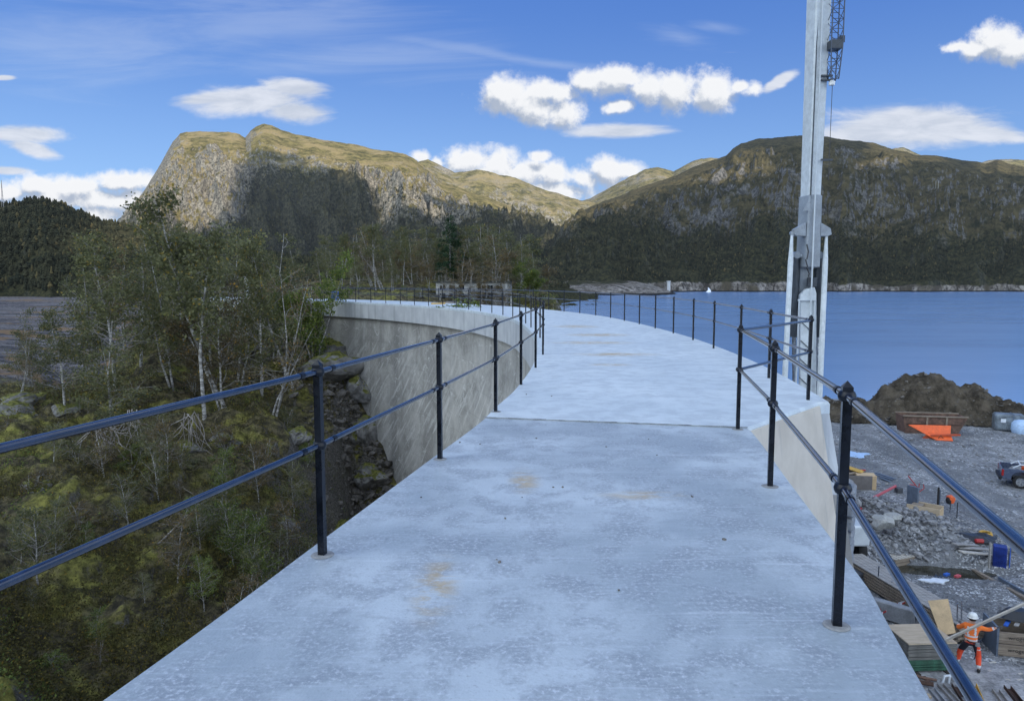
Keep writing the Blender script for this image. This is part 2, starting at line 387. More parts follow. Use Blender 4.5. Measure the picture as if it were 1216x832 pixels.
M['boulder'] = mat('mossy_boulder', _rock((.06, .058, .055), (.27, .26, .25), 1), rough=.95, spec=.2)
M['scree'] = mat('dark_scree', _rock((.04, .037, .033), (.17, .155, .14)), rough=.95, spec=.2)
def _leaf(lo, hi, hot, far=False):
    def fn(nt, b, tc):
        g = nt.node('ShaderNodeNewGeometry'); r = g.outputs['Random Per Island']; o = nt.node('ShaderNodeObjectInfo').outputs['Random']
        c = nt.mix(r, lo, hi); c = nt.mix(nt.math('MULTIPLY', o, .55), c, tuple(x*.55 for x in lo))
        c = nt.mix(nt.ramp(r, .93, .97), c, hot)
        setb(nt, b, c)
        tr = nt.node('ShaderNodeBsdfTranslucent', {'Color': c}); mx = nt.node('ShaderNodeMixShader', {0: .3, 1: b.outputs[0], 2: tr.outputs[0]})
        nt.l.new(mx.outputs[0], nt.n['Material Output'].inputs[0])
        if far: painted_haze(nt, mx.outputs[0])
    return fn
M['leaf_olive'] = mat('birch_leaf_olive', _leaf((.095, .105, .048), (.25, .25, .115), (.30, .22, .05)), rough=.7, spec=.25)
M['leaf_green'] = mat('birch_leaf_green', _leaf((.075, .11, .028), (.24, .29, .07), (.30, .28, .05)), rough=.7, spec=.25)
M['leaf_brown'] = mat('birch_leaf_brown', _leaf((.105, .088, .055), (.26, .20, .10), (.34, .20, .04)), rough=.75, spec=.2)
M['needle'] = mat('spruce_needle', _leaf((.025, .055, .030), (.060, .115, .050), (.05, .08, .03)), rough=.75, spec=.2)
M['heather'] = mat('heather_leaf', _leaf((.065, .060, .030), (.21, .185, .06), (.24, .17, .04)), rough=.9, spec=.1)
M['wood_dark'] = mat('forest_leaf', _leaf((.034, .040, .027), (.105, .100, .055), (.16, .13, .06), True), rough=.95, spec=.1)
def _bark(nt, b, tc):
    v = tc.outputs['Object']; n = nt.noise(nt.map(v, scale=(3, 3, 9)), 1.2, 5, .7); m = nt.noise(v, .7, 4, .6)
    c = nt.mix(nt.ramp(n, .42, .6), (.16, .15, .14), (.50, .485, .46)); c = nt.mix(nt.ramp(m, .5, .65), c, (.12, .115, .105))
    setb(nt, b, c, nt.bump(n, .5, .02))
M['bark'] = mat('birch_bark', _bark, rough=.9)
M['twig'] = mat('grey_twig', col=(.30, .28, .26), rough=.9, scale=3)
M['deadwood'] = mat('dead_wood', col=(.30, .27, .245), rough=.9, var=.25, scale=5)
M['bark_dark'] = mat('dark_bark', col=(.06, .05, .042), rough=.95, var=.3, scale=5)
M['crane_white'] = mat('crane_white_paint', col=(.52, .56, .60), rough=.45, var=.06, scale=1.5)
M['crane_grey'] = mat('crane_grey_paint', col=(.27, .30, .34), rough=.4, var=.12, scale=2)
M['crane_light'] = mat('scratched_white_paint', col=(.58, .62, .65), rough=.45, var=.09, scale=4)
M['crane_dark'] = mat('crane_dark_steel', col=(.045, .055, .07), rough=.45, var=.25, scale=3)
M['chrome'] = mat('hydraulic_rod', col=(.45, .47, .5), rough=.2, metal=1, var=.05)
M['cable'] = mat('steel_cable', col=(.03, .03, .035), rough=.5)
M['lattice'] = mat('lattice_blue_grey', col=(.07, .09, .13), rough=.5)
M['lamp_white'] = mat('white_lamp_cover', col=(.8, .8, .8), rough=.3, var=.04)
def _wood(lo, hi, sc=(1, 14, 14), ends=None):
    def fn(nt, b, tc):
        v = tc.outputs['Object']; n = nt.noise(nt.map(v, scale=sc), 1.5, 5, .65, .4); m = nt.noise(v, 1.3, 4, .6)
        r = nt.node('ShaderNodeObjectInfo').outputs['Random']
        c = nt.mix(nt.ramp(n, .35, .65), lo, hi); c = nt.mix(nt.math('MULTIPLY', nt.ramp(m, .45, .7), .4), c, tuple(x*.5 for x in lo))
        c = nt.mix(nt.math('MULTIPLY', r, .35), c, tuple(x*.6 for x in hi))
        setb(nt, b, c, nt.bump(n, .2, .01))
    return fn
M['ply'] = mat('plywood', _wood((.50, .39, .27), (.66, .53, .38)), rough=.75)
M['plank'] = mat('pale_plank', _wood((.42, .38, .33), (.60, .56, .50)), rough=.8)
M['oldwood'] = mat('weathered_timber', _wood((.17, .13, .10), (.34, .28, .22)), rough=.85)
M['greywood'] = mat('grey_timber', _wood((.25, .235, .225), (.42, .40, .385)), rough=.85)
M['greyboard'] = mat('grey_form_panel', _wood((.11, .108, .10), (.26, .25, .235)), rough=.8)
M['greenboard'] = mat('green_form_panel', col=(.045, .13, .085), rough=.6, var=.25, scale=3)
M['rust'] = mat('rusty_steel', col=(.15, .09, .068), rough=.85, var=.3, scale=2.2, bump=.3)
M['rust_dark'] = mat('rusted_inside', col=(.07, .04, .03), rough=.9, var=.3, scale=2)
M['orange'] = mat('orange_paint', col=(.80, .13, .03), rough=.5, var=.1, scale=3)
M['orange_dark'] = mat('worn_orange_paint', col=(.5, .085, .03), rough=.6, var=.2, scale=4)
M['hivis'] = mat('hi_vis_orange', col=(.95, .20, .035), rough=.8, var=.08, scale=8)
M['hivis_red'] = mat('hi_vis_red_orange', col=(.85, .085, .03), rough=.8, var=.1, scale=8)
M['reflect'] = mat('reflective_band', col=(.62, .64, .66), rough=.5, var=.04)
M['navy'] = mat('navy_cloth', col=(.018, .018, .028), rough=.9)
M['helmet'] = mat('white_helmet', col=(.80, .80, .78), rough=.35, var=.03)
M['skin'] = mat('skin', col=(.50, .30, .22), rough=.6, var=.05)
M['hair'] = mat('dark_hair', col=(.03, .022, .016), rough=.8)
M['glove'] = mat('work_glove', col=(.10, .10, .11), rough=.85)
M['boot'] = mat('work_boot', col=(.02, .02, .022), rough=.7)
M['steel_blue'] = mat('painted_steel_blue', col=(.11, .14, .19), rough=.5, var=.15)
M['blue'] = mat('deep_blue_plastic', col=(.008, .03, .21), rough=.45, var=.25, scale=2)
M['blue_bright'] = mat('bright_blue_plastic', col=(.03, .12, .5), rough=.5)
M['pink'] = mat('faded_red_plastic', col=(.50, .085, .10), rough=.5, var=.12)
M['red'] = mat('red_paint', col=(.42, .03, .03), rough=.5)
M['yellow'] = mat('ochre_yellow', col=(.55, .33, .06), rough=.7, var=.15)
M['carton'] = mat('carton', col=(.55, .40, .24), rough=.85, var=.1, scale=3)
M['white_sheet'] = mat('white_plastic_sheet', col=(.70, .74, .80), rough=.4, var=.08)
M['blue_sheet'] = mat('pale_blue_sheet', col=(.42, .58, .82), rough=.5, var=.1)
M['grey_paint'] = mat('grey_barrel', col=(.22, .225, .24), rough=.6, var=.12)
M['slate'] = mat('dark_grey_slab', col=(.075, .08, .095), rough=.7, var=.25, scale=2)
M['conc_step'] = mat('grey_cast_concrete', col=(.26, .27, .29), rough=.75, var=.15, scale=2, bump=.2)
M['tarp_black'] = mat('black_tarp', col=(.015, .017, .025), rough=.4, var=.3)
M['mud'] = mat('muddy_water', col=(.045, .042, .03), rough=.08, var=.2, scale=.8)
M['truck_paint'] = mat('grey_blue_car_paint', col=(.07, .09, .15), rough=.28, var=.04, coat=.6)
M['truck_dark'] = mat('black_trim', col=(.015, .015, .017), rough=.55)
M['tyre'] = mat('tyre_rubber', col=(.018, .018, .019), rough=.85)
M['alloy'] = mat('alloy_rim', col=(.45, .46, .48), rough=.3, metal=.8, var=.05)
M['glass'] = mat('dark_glass', col=(.015, .02, .025), rough=.06)
M['tail'] = mat('tail_lamp_red', col=(.35, .02, .02), rough=.2)
M['white_wall'] = mat('white_painted_boards', col=(.40, .40, .39), rough=.6, var=.35, scale=1)
M['roof'] = mat('dark_roofing', col=(.04, .045, .04), rough=.8, var=.2)
M['ink'] = mat('black_ink', col=(.012, .012, .013), rough=.7)
M['foam'] = mat('white_falling_water', col=(.85, .87, .9), rough=.6, var=.05)
# ================================================================ DAM CURVES
LE = [(-6.2, -16), (-4.9, -10), (-3.35, -4), (-2.3, 0), (-1.59, 2.57), (-1.2, 4.29), (-.78, 6.2), (-.33, 8.28), (.1, 11), (.47, 14.6), (.66, 19), (.62, 23), (.35, 28), (-.25, 33), (-1.75, 38.7), (-3.6, 43.6), (-5.9, 48), (-9.0, 52.8), (-12.9, 57.5), (-17.4, 61.8), (-22.6, 66), (-28.5, 70), (-35, 73.5)]
def catmull(P, n=10):
    P = [Vector(p) for p in P]; out = []
    for i in range(len(P)-1):
        p0 = P[max(i-1, 0)]; p1 = P[i]; p2 = P[i+1]; p3 = P[min(i+2, len(P)-1)]
        for k in range(n):
            t = k/n; out.append(.5*((2*p1)+(p2-p0)*t+(2*p0-5*p1+4*p2-p3)*t*t+(3*p1-p0-3*p2+p3)*t**3))
    out.append(P[-1]); return out
LC = catmull(LE, 12)
LN = [(LC[min(i+1, len(LC)-1)]-LC[max(i-1, 0)]).normalized() for i in range(len(LC))]
NRM = [Vector((t.y, -t.x)) for t in LN]                # to the right (upstream)
yL = np.array([p.y for p in LC]); xL = np.array([p.x for p in LC])
JY = 8.25
def near_w(y): return float(np.interp(y, [2.5, 4.3, 8.3], [3.08, 3.16, 3.0]))
near = [(p, p+n*near_w(p.y)) for p, n in zip(LC, NRM) if p.y < JY-.02]
near.append((Vector((-.335, 8.245)), Vector((2.58, 7.65))))
far = [(Vector((-.33, 8.275)), Vector((2.60, 7.68)))]
wfar = lambda y: float(np.interp(y, [9, 14, 20, 60], [4.30, 4.42, 4.5, 4.5]))
far.append((Vector((-.22, 9.0)), Vector((4.06, 9.30))))
for p, n in zip(LC, NRM):
    if p.y > 9.9: far.append((p, p+n*wfar(p.y)))
def sweep(secs, prof_fn, name, m, parent, close=True):
    """secs: (left, right) pairs; prof_fn(i,w) -> closed list of (s, z) across the section, s measured from left"""
    V = []; k = None
    for i, (l, r) in enumerate(secs):
        w = (r-l).length; e = (r-l)/w; pr = prof_fn(i, w); k = len(pr)
        V += [(l.x+e.x*s, l.y+e.y*s, z) for s, z in pr]
    mb = MB(); fs = [(i*k+j, i*k+(j+1) % k, (i+1)*k+(j+1) % k, (i+1)*k+j) for i in range(len(secs)-1) for j in range(k)]
    fs += [tuple(range(k)), tuple(range((len(secs)-1)*k, len(secs)*k))[::-1]]
    mb.add(V, fs); o = mb.build(name, m, parent); return o
dam = empty('dam', (0, 0, -1), label='long curved grey concrete arch dam with a pale walkway along its crest', cat='dam')
dam.location = (0, 0, 0)
c_ = .025
# crest slabs (walking surface) and the body below them
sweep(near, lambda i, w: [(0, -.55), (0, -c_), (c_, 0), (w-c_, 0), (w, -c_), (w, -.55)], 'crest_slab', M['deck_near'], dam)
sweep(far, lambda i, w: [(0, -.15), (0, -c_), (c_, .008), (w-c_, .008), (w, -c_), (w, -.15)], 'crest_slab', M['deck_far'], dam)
sweep(near, lambda i, w: [(.05, -.55), (w-.02, -.55), (w+.6, -18), (-.4, -18)], 'wall', M['beige'], dam)
fs_ = far
sweep(fs_, lambda i, w: [(.003, -1.25), (.003, -.15), (w-.003, -.15), (w-.003+(.209 if i else 0), -1.25)], 'parapet_band', M['cap'], dam)
sweep(fs_, lambda i, w: [(.30, -1.25), (w-.005+(.209 if i else 0), -1.25), (w+(3.39 if i else 0), -18), (-.55, -18)], 'wall', M['wall'], dam)
jm = MB(); a_, b_ = near[-1]; t_ = (b_-a_).normalized(); mid_ = (a_+b_)/2
jn = 40
for k in range(jn):
    c0 = a_+(b_-a_)*((k+.5)/jn); jm.box((c0.x, c0.y+.012+.006*math.sin(k*2.3)+.004*math.sin(k*5.1), .0105), ((b_-a_).length/jn*1.02, .018+.010*math.sin(k*1.7), .004), rz=math.atan2(t_.y, t_.x))
jm.build('joint_seal', M['joint'], dam)
# beige end face of the wide block, a thin facing over its batter
l, r = far[0][1], far[1][1]; dd = (r-l).normalized(); nn = Vector((dd.y, -dd.x)) * -1
nn = Vector((dd.y, -dd.x))
mb = MB(); q = lambda p, z, b: (p.x+.998*b+nn.x*.02, p.y+.07*b+nn.y*.02, z)
mb.add([q(l, -.04, 0), q(r, -.04, -.0), q(r, -12, 2.25), q(l, -12, 0)], [(0, 1, 2, 3)])
mb.add([(x+nn.x*-.1, y+nn.y*-.1, z) for x, y, z in mb.v], [(3, 2, 1, 0)])
mb.f += [(0, 4, 5, 1), (1, 5, 6, 2), (3, 2, 6, 7)]; mb.m += [0]*3
mb.build('end_face', M['beige'], dam)
# ribbed concrete pad stack against the end face
mb = MB()
p0 = gy(1004.5, 640, 9.75)
for k in range(9): mb.box((p0.x, p0.y, -1.35-.20*k), (.20, .5, .175), rz=-.5)
o = mb.build('ribbed_joint_form', M['conc_step'], dam, bevel=.03)
# ================================================================ HILLSIDE on the valley side
C = [(0, 832, 19), (120, 832, 20.5), (250, 800, 23), (0, 700, 25), (150, 700, 26), (300, 715, 29), (0, 600, 31), (150, 600, 33.5), (300, 620, 35), (375, 610, 43), (418, 606, 50.5),
     (0, 520, 39), (100, 520, 39), (200, 510, 42), (300, 500, 45), (400, 505, 52), (436, 508, 55.5), (50, 462, 50), (130, 440, 56), (250, 435, 58), (380, 430, 61), (412, 440, 59.5), (372, 394, 65.5), (428, 470, 57.5), (330, 385, 69), (250, 398, 68), (365, 358, 73), (300, 352, 95),
     (330, 355, 80), (250, 360, 80), (170, 368, 80), (450, 341, 92), (550, 342, 90), (610, 344, 92), (640, 350, 88), (660, 357, 84), (400, 338.5, 165), (480, 338, 165), (50, 455, 95), (50, 402, 170), (150, 402, 170), (250, 375, 150), (50, 352, 430), (200, 350, 430), (-300, 402, 170), (-300, 352, 430), (-300, 470, 60), (-300, 600, 30),
     (400, 337, 430), (520, 340, 430), (150, 460, 80), (-100, 470, 70), (-100, 430, 110)]
CP_ = [(px, math.log(Y), gy(px, py, Y).z) for px, py, Y in C]
CP_ += [(px, math.log(Y), z) for px, Y, z in [(-300, 13, -8), (0, 13, -10.8), (200, 14, -12.5), (330, 18, -14), (400, 24, -16), (450, 32, -17), (480, 45, -17.5), (560, 50, -19), (700, 60, -20), (700, 88, -14.5), (720, 110, -17), (690, 170, -17), (640, 130, -13), (620, 200, -15), (600, 430, -14), (700, 430, -18), (540, 64, -9), (590, 70, -9), (560, 76, -3), (480, 74, -1.2), (640, 76, -6)]]
A = np.array(CP_); S_ = np.array([1/110., 1.9]); Pn = A[:, :2]*S_
def _tps(r2): return r2*np.log(r2+1e-9)*.5
K = _tps(((Pn[:, None]-Pn[None])**2).sum(-1))+np.eye(len(Pn))*1e-3
Lm = np.block([[K, np.c_[np.ones(len(Pn)), Pn]], [np.c_[np.ones(len(Pn)), Pn].T, np.zeros((3, 3))]])
wts = np.linalg.solve(Lm, np.r_[A[:, 2], 0, 0, 0])
def hz(X, Y, detail=True):
    X = np.atleast_1d(np.asarray(X, float)); Y = np.atleast_1d(np.asarray(Y, float))
    px = X/Y*F*.995+608; q = np.c_[np.clip(px, -500, 760), np.log(Y)]*S_; z = np.zeros(len(X))
    for k in range(0, len(X), 20000):
        d2 = ((q[k:k+20000, None]-Pn[None])**2).sum(-1)
        z[k:k+20000] = _tps(d2) @ wts[:-3]+wts[-3]+q[k:k+20000] @ wts[-2:]
    s = np.clip(Y/40, .6, 1.6)
    z = z+fbm(X/9, Y/9, 4, 5)*1.0*s*np.clip((110-Y)/60, .08, 1)
    z = z+np.clip(fbm(X/2.0, Y/2.0, 4, 9), -.15, 1)*1.1*np.clip((120-Y)/60, .1, 1)+np.abs(fbm(X/.8, Y/.8, 2, 19))*.38*np.clip((80-Y)/40, 0, 1)
    if detail: z = z+fbm(X/.7, Y/.7, 3, 15)*.16
    # rocky gully along the foot of the dam
    dl = np.interp(Y, yL, xL)-X
    g = np.clip(1-np.abs(dl-3.5)/6, 0, 1)*(Y < 63)
    z = z+g*ridged(X/1.6, Y/1.6, 4, 22)*.8
    return z
nc, nr = 640, 520
pxs = np.linspace(-420, 740, nc); ys = np.exp(np.linspace(math.log(11.5), math.log(430), nr))
YY, PX = np.meshgrid(ys, pxs, indexing='ij'); XX = (PX-608)/F*YY/.995
Z = hz(XX.ravel(), YY.ravel())
xl = np.interp(YY.ravel(), yL, xL)
keep = ~((XX.ravel() > xl+2.4) & (YY.ravel() < 66)) & ~((XX.ravel() > -8) & (YY.ravel() < 72) & (YY.ravel() >= 66))
link('hillside', np_mesh('hillside', np.c_[XX.ravel(), YY.ravel(), Z], grid_faces(nr, nc, keep)), M['hill'])['kind'] = 'structure'
# ================================================================ YARD on the water side
def xR(Y): return np.interp(Y, [-30, 8, 9.3, 20, 30, 42, 60], [4.5, 4.3, 6, 7, 6.5, 4.5, -3])
def yz(X, Y, detail=True):
    X = np.atleast_1d(np.asarray(X, float)); Y = np.atleast_1d(np.asarray(Y, float))
    sh = np.interp(X, [0, 25, 36, 44, 52, 70, 160], [84, 84, 79, 71, 66, 60, 50])+fbm(X/7, X*0, 3, 3)*2.2
    z = -10.5+fbm(X/7, Y/7, 3, 31)*.13*np.clip((Y-22)/8, .2, 1)
    z = np.where(Y > sh-5, z-np.clip(Y-sh+5, 0, 40)*.42, z)
    # rubble mound and pool
    def blob(cx, cy, rx, ry, h, a=0):
        u = (X-cx)*math.cos(a)+(Y-cy)*math.sin(a); v = -(X-cx)*math.sin(a)+(Y-cy)*math.cos(a)
        return h*np.exp(-((u/rx)**2+(v/ry)**2))
    z = z+blob(18.2, 33.5, 3.4, 2.6, .75, -.4)*(1+.8*ridged(X/.7, Y/.7, 3, 41))+blob(16.3, 35.5, 2, 3, .5)+blob(14.5, 33, 2, 3, .3)
    z = z-blob(18.0, 29.6, 3.0, .9, .75, -.2)
    if detail: z = z+fbm(X/.55, Y/.55, 3, 44)*.06
    return z
nx, ny = 460, 420
xs = np.linspace(2.5, 75, nx); ys2 = np.linspace(8, 92, ny)
YY, XX = np.meshgrid(ys2, xs, indexing='ij')
keep = (XX.ravel() > xR(YY.ravel())-2.5)
link('yard_ground', np_mesh('yard_ground', np.c_[XX.ravel(), YY.ravel(), yz(XX.ravel(), YY.ravel())], grid_faces(ny, nx, keep)), M['gravel'])['kind'] = 'structure'
# ================================================================ LAKE and base terrain
mb = MB(); W = -12.5
poly = [(3.5, -60), (4.5, 10), (4.5, 25), (3, 40), (-1.5, 50), (-10, 60), (-18, 66), (-18, 74), (-4, 78), (-25, 130), (-60, 250), (-160, 1500), (4200, 1500), (4200, -60)]
mb.add([(x, y, W) for x, y in poly], [tuple(range(len(poly)))]); lake = mb.build('lake', M['water']); lake['kind'] = 'structure'
mb = MB(); mb.add([(-26000, -26000, -40), (26000, -26000, -40), (26000, 26000, -40), (-26000, 26000, -40)], [(0, 1, 2, 3)])
mb.build('terrain', M['mt_near'])['kind'] = 'structure'
# ================================================================ MOUNTAINS
TERR = []
def mountain(name, sky, px0, px1, nc, nr, Y0, Y1, z0, m, amp, gul, prof=1.0, seed=0, back=.35, skyn=2.6, y1var=None, shore=None):
    sx = [p[0] for p in sky]; sy = [p[1] for p in sky]
    px = np.linspace(px0, px1, nc)
    py = np.interp(px, sx, sy)+fbm(px/28, px*0, 5, seed+50, .6)*skyn*1.0
    y1 = np.interp(px, *zip(*y1var)) if y1var else np.full(nc, float(Y1))
    y0 = np.interp(px, *zip(*shore)) if shore else np.full(nc, float(Y0))
    y0 = y0*(1+.05*fbm(px/30, px*0, 3, seed+70))
    _a = (px-608)/F; b = -(py-416)/F
    z1 = EYE+y1*(-SP+b*CP)/(CP+b*SP)
    t = np.concatenate([np.linspace(0, 1, int(nr*(1-back)))**1.0, np.linspace(1, 1.5, nr-int(nr*(1-back))+1)[1:]])
    T = t[:, None]*np.ones(nc); Yg = y0+(y1-y0)*T; U = _a/ (CP+b*SP)
    Xg = U[None]*Yg
    p = prof(px)[None] if callable(prof) else prof
    tt = np.clip(T, 0, 1)
    base = z0+(z1-z0)[None]*(tt**p)
    over = np.clip(T-1, 0, 1); base = base-over*(z1-z0)[None]*1.3
    env = np.clip(np.sin(PI*np.clip(T, 0, 1)**.8), 0, 1)**1.0*np.clip((1-T)*2.2, 0, 1)
    sc = (y1.mean()-y0.mean())
    L = max(60, sc*.2)
    n = fbm(Xg/L, Yg/L, 6, seed, .55)*amp
    g = (ridged(U[None]*F/gul+fbm(Xg/L, Yg/L, 3, seed+5)*.8, T*2.2, 5, seed+9, .55)-.2)*amp*1.0
    r = ridged(Xg/(L*.28), Yg/(L*.28), 6, seed+20, .62)*amp*.36
    Zg = base+(n+g*.75)*env+r*np.clip(env*1.3+.05, 0, 1)
    if z0 < 0: Zg = np.where(T < .02, np.minimum(Zg, z0+2), Zg)
    V = np.c_[Xg.ravel(), Yg.ravel(), Zg.ravel()]; Fc = grid_faces(len(t), nc)
    o = link(name, np_mesh(name, V, Fc), m); o['kind'] = 'structure'
    TERR.append((V, Fc)); return V.reshape(len(t), nc, 3)
SK_left = [(-200, 345), (0, 340), (110, 300), (148, 262), (165, 236), (180, 212), (192, 192), (205, 168), (214, 158), (222, 156), (250, 156), (272, 157), (284, 160), (291, 164), (297, 156), (304, 151), (314, 147), (335, 155), (360, 163), (385, 166), (410, 170), (440, 176), (462, 179), (482, 184), (492, 190), (505, 200), (525, 214), (560, 228), (600, 243), (640, 260), (665, 274), (720, 300), (800, 330)]
SK_mid = [(380, 230), (440, 200), (480, 196), (500, 190), (508, 188), (525, 196), (540, 204), (555, 203), (566, 200), (580, 203), (600, 209), (630, 219), (650, 226), (670, 233), (690, 238), (705, 240), (730, 244), (800, 262)]
SK_mid2 = [(600, 262), (650, 248), (685, 241), (700, 236), (715, 228), (735, 217), (755, 208), (765, 202), (780, 199), (790, 201), (800, 203), (812, 196), (825, 190), (845, 187), (870, 190), (920, 215)]
SK_right = [(560, 318), (600, 308), (630, 296), (650, 284), (668, 268), (690, 250), (705, 243), (722, 238), (745, 230), (765, 221), (790, 213), (815, 202), (835, 194), (850, 190), (862, 186), (870, 178), (880, 171), (900, 165), (915, 164), (935, 162), (955, 160), (980, 163), (1000, 166), (1020, 168), (1040, 172), (1060, 177), (1085, 183), (1110, 186), (1140, 190), (1160, 192), (1170, 195), (1185, 190), (1200, 194), (1216, 197), (1260, 205), (1400, 200), (1700, 240)]
SK_back = [(980, 200), (1040, 184), (1062, 176), (1072, 175), (1085, 180), (1110, 190), (1160, 194), (1180, 190), (1200, 188), (1216, 190), (1260, 195), (1400, 230)]
SK_near = [(-600, 225), (-300, 232), (-100, 240), (0, 242), (20, 239), (45, 237), (70, 243), (100, 255), (122, 264), (150, 268), (200, 274), (260, 288), (330, 303), (400, 314), (470, 318), (540, 322), (620, 326), (650, 332), (670, 340), (700, 348)]
v_mid = mountain('mountain_middle', SK_mid, 370, 800, 420, 150, 3600, 5200, 60, M['mt_far'], 80, 42, 1.0, seed=3)
v_mid2 = mountain('mountain_valley', SK_mid2, 600, 920, 320, 130, 3400, 5600, 60, M['mt_far'], 70, 36, 1.0, seed=13)
v_back = mountain('mountain_back', SK_back, 980, 1400, 300, 60, 4200, 6000, 100, M['mt_far'], 70, 46, .9, seed=23)
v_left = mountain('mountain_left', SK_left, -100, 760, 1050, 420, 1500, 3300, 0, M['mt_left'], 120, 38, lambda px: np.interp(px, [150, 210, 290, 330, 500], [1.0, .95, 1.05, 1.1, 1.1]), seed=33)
v_right = mountain('mountain_right', SK_right, 540, 1560, 1150, 380, 1090, 2500, -14, M['mt_right'], 75, 55, lambda px: np.interp(px, [600, 800, 1000, 1216], [1.0, .95, .88, .8]), seed=43,
                   shore=[(540, 880), (660, 900), (760, 930), (800, 1040), (1700, 1060)])
v_point = mountain('shore_point', [(560, 350), (610, 343), (640, 339), (665, 337), (690, 334), (712, 335), (730, 332), (752, 334), (768, 337), (785, 341), (800, 347), (830, 352)], 560, 830, 260, 60, 760, 940, -14, M['mt_right'], 2.5, 25, .8, seed=63, skyn=1.2)
v_near = mountain('hill_near', SK_near, -600, 710, 560, 150, 420, 700, -13, M['mt_near'], 11, 90, .75, seed=53, skyn=2.2)
# ================================================================ FOREST on the slopes (uncountable)
def forest(name, V, rows, cols_px, n, hmin, hmax, m, wfn, seed):
    R = np.random.default_rng(seed); nr_, nc_, _ = V.shape
    ii = R.uniform(rows[0]*(nr_-1), rows[1]*(nr_-1), n*3); jj = R.uniform(cols_px[0]*(nc_-1), cols_px[1]*(nc_-1), n*3)
    i0 = ii.astype(int); j0 = jj.astype(int); fi = (ii-i0)[:, None]; fj = (jj-j0)[:, None]
    i1 = np.minimum(i0+1, nr_-1); j1 = np.minimum(j0+1, nc_-1)
    P = V[i0, j0]*(1-fi)*(1-fj)+V[i1, j0]*fi*(1-fj)+V[i0, j1]*(1-fi)*fj+V[i1, j1]*fi*fj
    w = wfn(P); P = P[R.random(len(P)) < w][:n]; n = len(P)
    h = R.uniform(hmin, hmax, n); r = h*R.uniform(.2, .42, n); conif = R.random(n) < .3
    k = 6; a = np.arange(k)*2*PI/k
    vs = [P+np.c_[np.zeros(n), np.zeros(n), h]]
    for lev, (rr, zz) in enumerate(((.55, .78), (1.0, .42), (.45, .1))):
        for q in range(k):
            jr = R.uniform(.55, 1.35, n); rl = np.where(conif, [.35, .7, .95][lev], rr)*r*jr*np.where(conif, .7, 1)
            vs.append(P+np.c_[np.cos(a[q]+lev)*rl, np.sin(a[q]+lev)*rl, h*(zz+R.uniform(-.1, .1, n))])
    nv = len(vs); VV = np.stack(vs, 1).reshape(-1, 3); fs = []
    for q in range(k):
        fs.append((0, 1+q, 1+(q+1) % k))
        for lev in range(2):
            A0 = 1+lev*k+q; A1 = 1+lev*k+(q+1) % k; B0 = A0+k; B1 = A1+k
            fs += [(A0, B0, B1), (A0, B1, A1)]
    fs = np.array(fs); FF = (np.arange(n)[:, None, None]*nv+fs[None]).reshape(-1, 3)
    return tag(link(name, np_mesh(name, VV, FF, False), m), kind='stuff')
def w_right(P): return np.clip((150+90*fbm(P[:, 0]/150, P[:, 1]/150, 3, 71)-P[:, 2])/70, 0, 1)*(P[:, 2] > 3)*(fbm(P[:, 0]/45, P[:, 1]/45, 3, 72) > -.12)
def w_near(P): return (P[:, 2] > -4)*(fbm(P[:, 0]/30, P[:, 1]/30, 3, 73) > -.3)
def w_left(P): return np.clip((230+160*fbm(P[:, 0]/300, P[:, 1]/300, 3, 74)-P[:, 2])/90, 0, 1)*(fbm(P[:, 0]/60, P[:, 1]/60, 3, 75) > -.1)
tag(forest('forest_right', v_right, (.0, .5), (.05, .75), 22000, 2.5, 6, M['wood_dark'], w_right, 1), 'dark scrubby woodland covering the lower slopes across the lake', 'woodland')
tag(forest('forest_near', v_near, (.0, .72), (.3, 1), 12000, 2.2, 5.5, M['wood_dark'], w_near, 2), 'dark wooded hill behind the trees on the left', 'woodland')
tag(forest('forest_left', v_left, (.02, .5), (.25, .9), 14000, 4, 8, M['wood_dark'], w_left, 3), 'thin woodland on the foot of the tall left mountain', 'woodland')
# ================================================================ SUN BLOCKER: added sheet cut to shade dam and slopes, unseen above the camera
SUN = Vector((.50, -.72, .50)).normalized()
Vt = []; Ft = []; off = 0
for V, Fc in TERR: Vt.append(V); Ft.append(Fc+off); off += len(V)
bvh = BVHTree.FromPolygons([Vector(v) for v in np.concatenate(Vt)], [tuple(f) for f in np.concatenate(Ft).tolist()])
LIT = [  # sunlit patches of the far mountains as they are seen, (px, py)
    [(120, 330), (150, 255), (200, 130), (300, 130), (297, 165), (285, 185), (277, 200), (262, 235), (248, 262), (228, 275), (180, 285)],
    [(290, 150), (300, 135), (420, 150), (520, 180), (600, 195), (700, 228), (702, 262), (680, 272), (655, 266), (625, 258), (590, 250), (560, 243), (530, 236), (500, 226), (480, 222), (520, 250), (508, 254), (484, 243), (462, 232), (440, 221), (418, 209), (392, 195), (366, 186), (340, 180), (312, 174), (298, 173)],
    [(690, 260), (700, 225), (760, 195), (900, 180), (905, 215), (800, 218), (740, 245), (705, 258), (664, 285), (650, 280)],
    [(1030, 195), (1040, 165), (1110, 172), (1115, 190)], [(1165, 200), (1170, 180), (1400, 180), (1400, 230)]]
def inside(x, y, poly):
    c = False; j = len(poly)-1
    for i in range(len(poly)):
        (xi, yi), (xj, yj) = poly[i], poly[j]
        if (yi > y) != (yj > y) and x < (xj-xi)*(y-yi)/(yj-yi)+xi: c = not c
        j = i
    return c
CZ = 1900.
cx = np.arange(-3600, 6400, 34.); cy = np.arange(-6500, 2300, 34.)
YY, XX = np.meshgrid(cy, cx, indexing='ij'); ZD = fbm(XX/500, YY/500, 4, 90)*60; hold = np.zeros(XX.shape, bool)
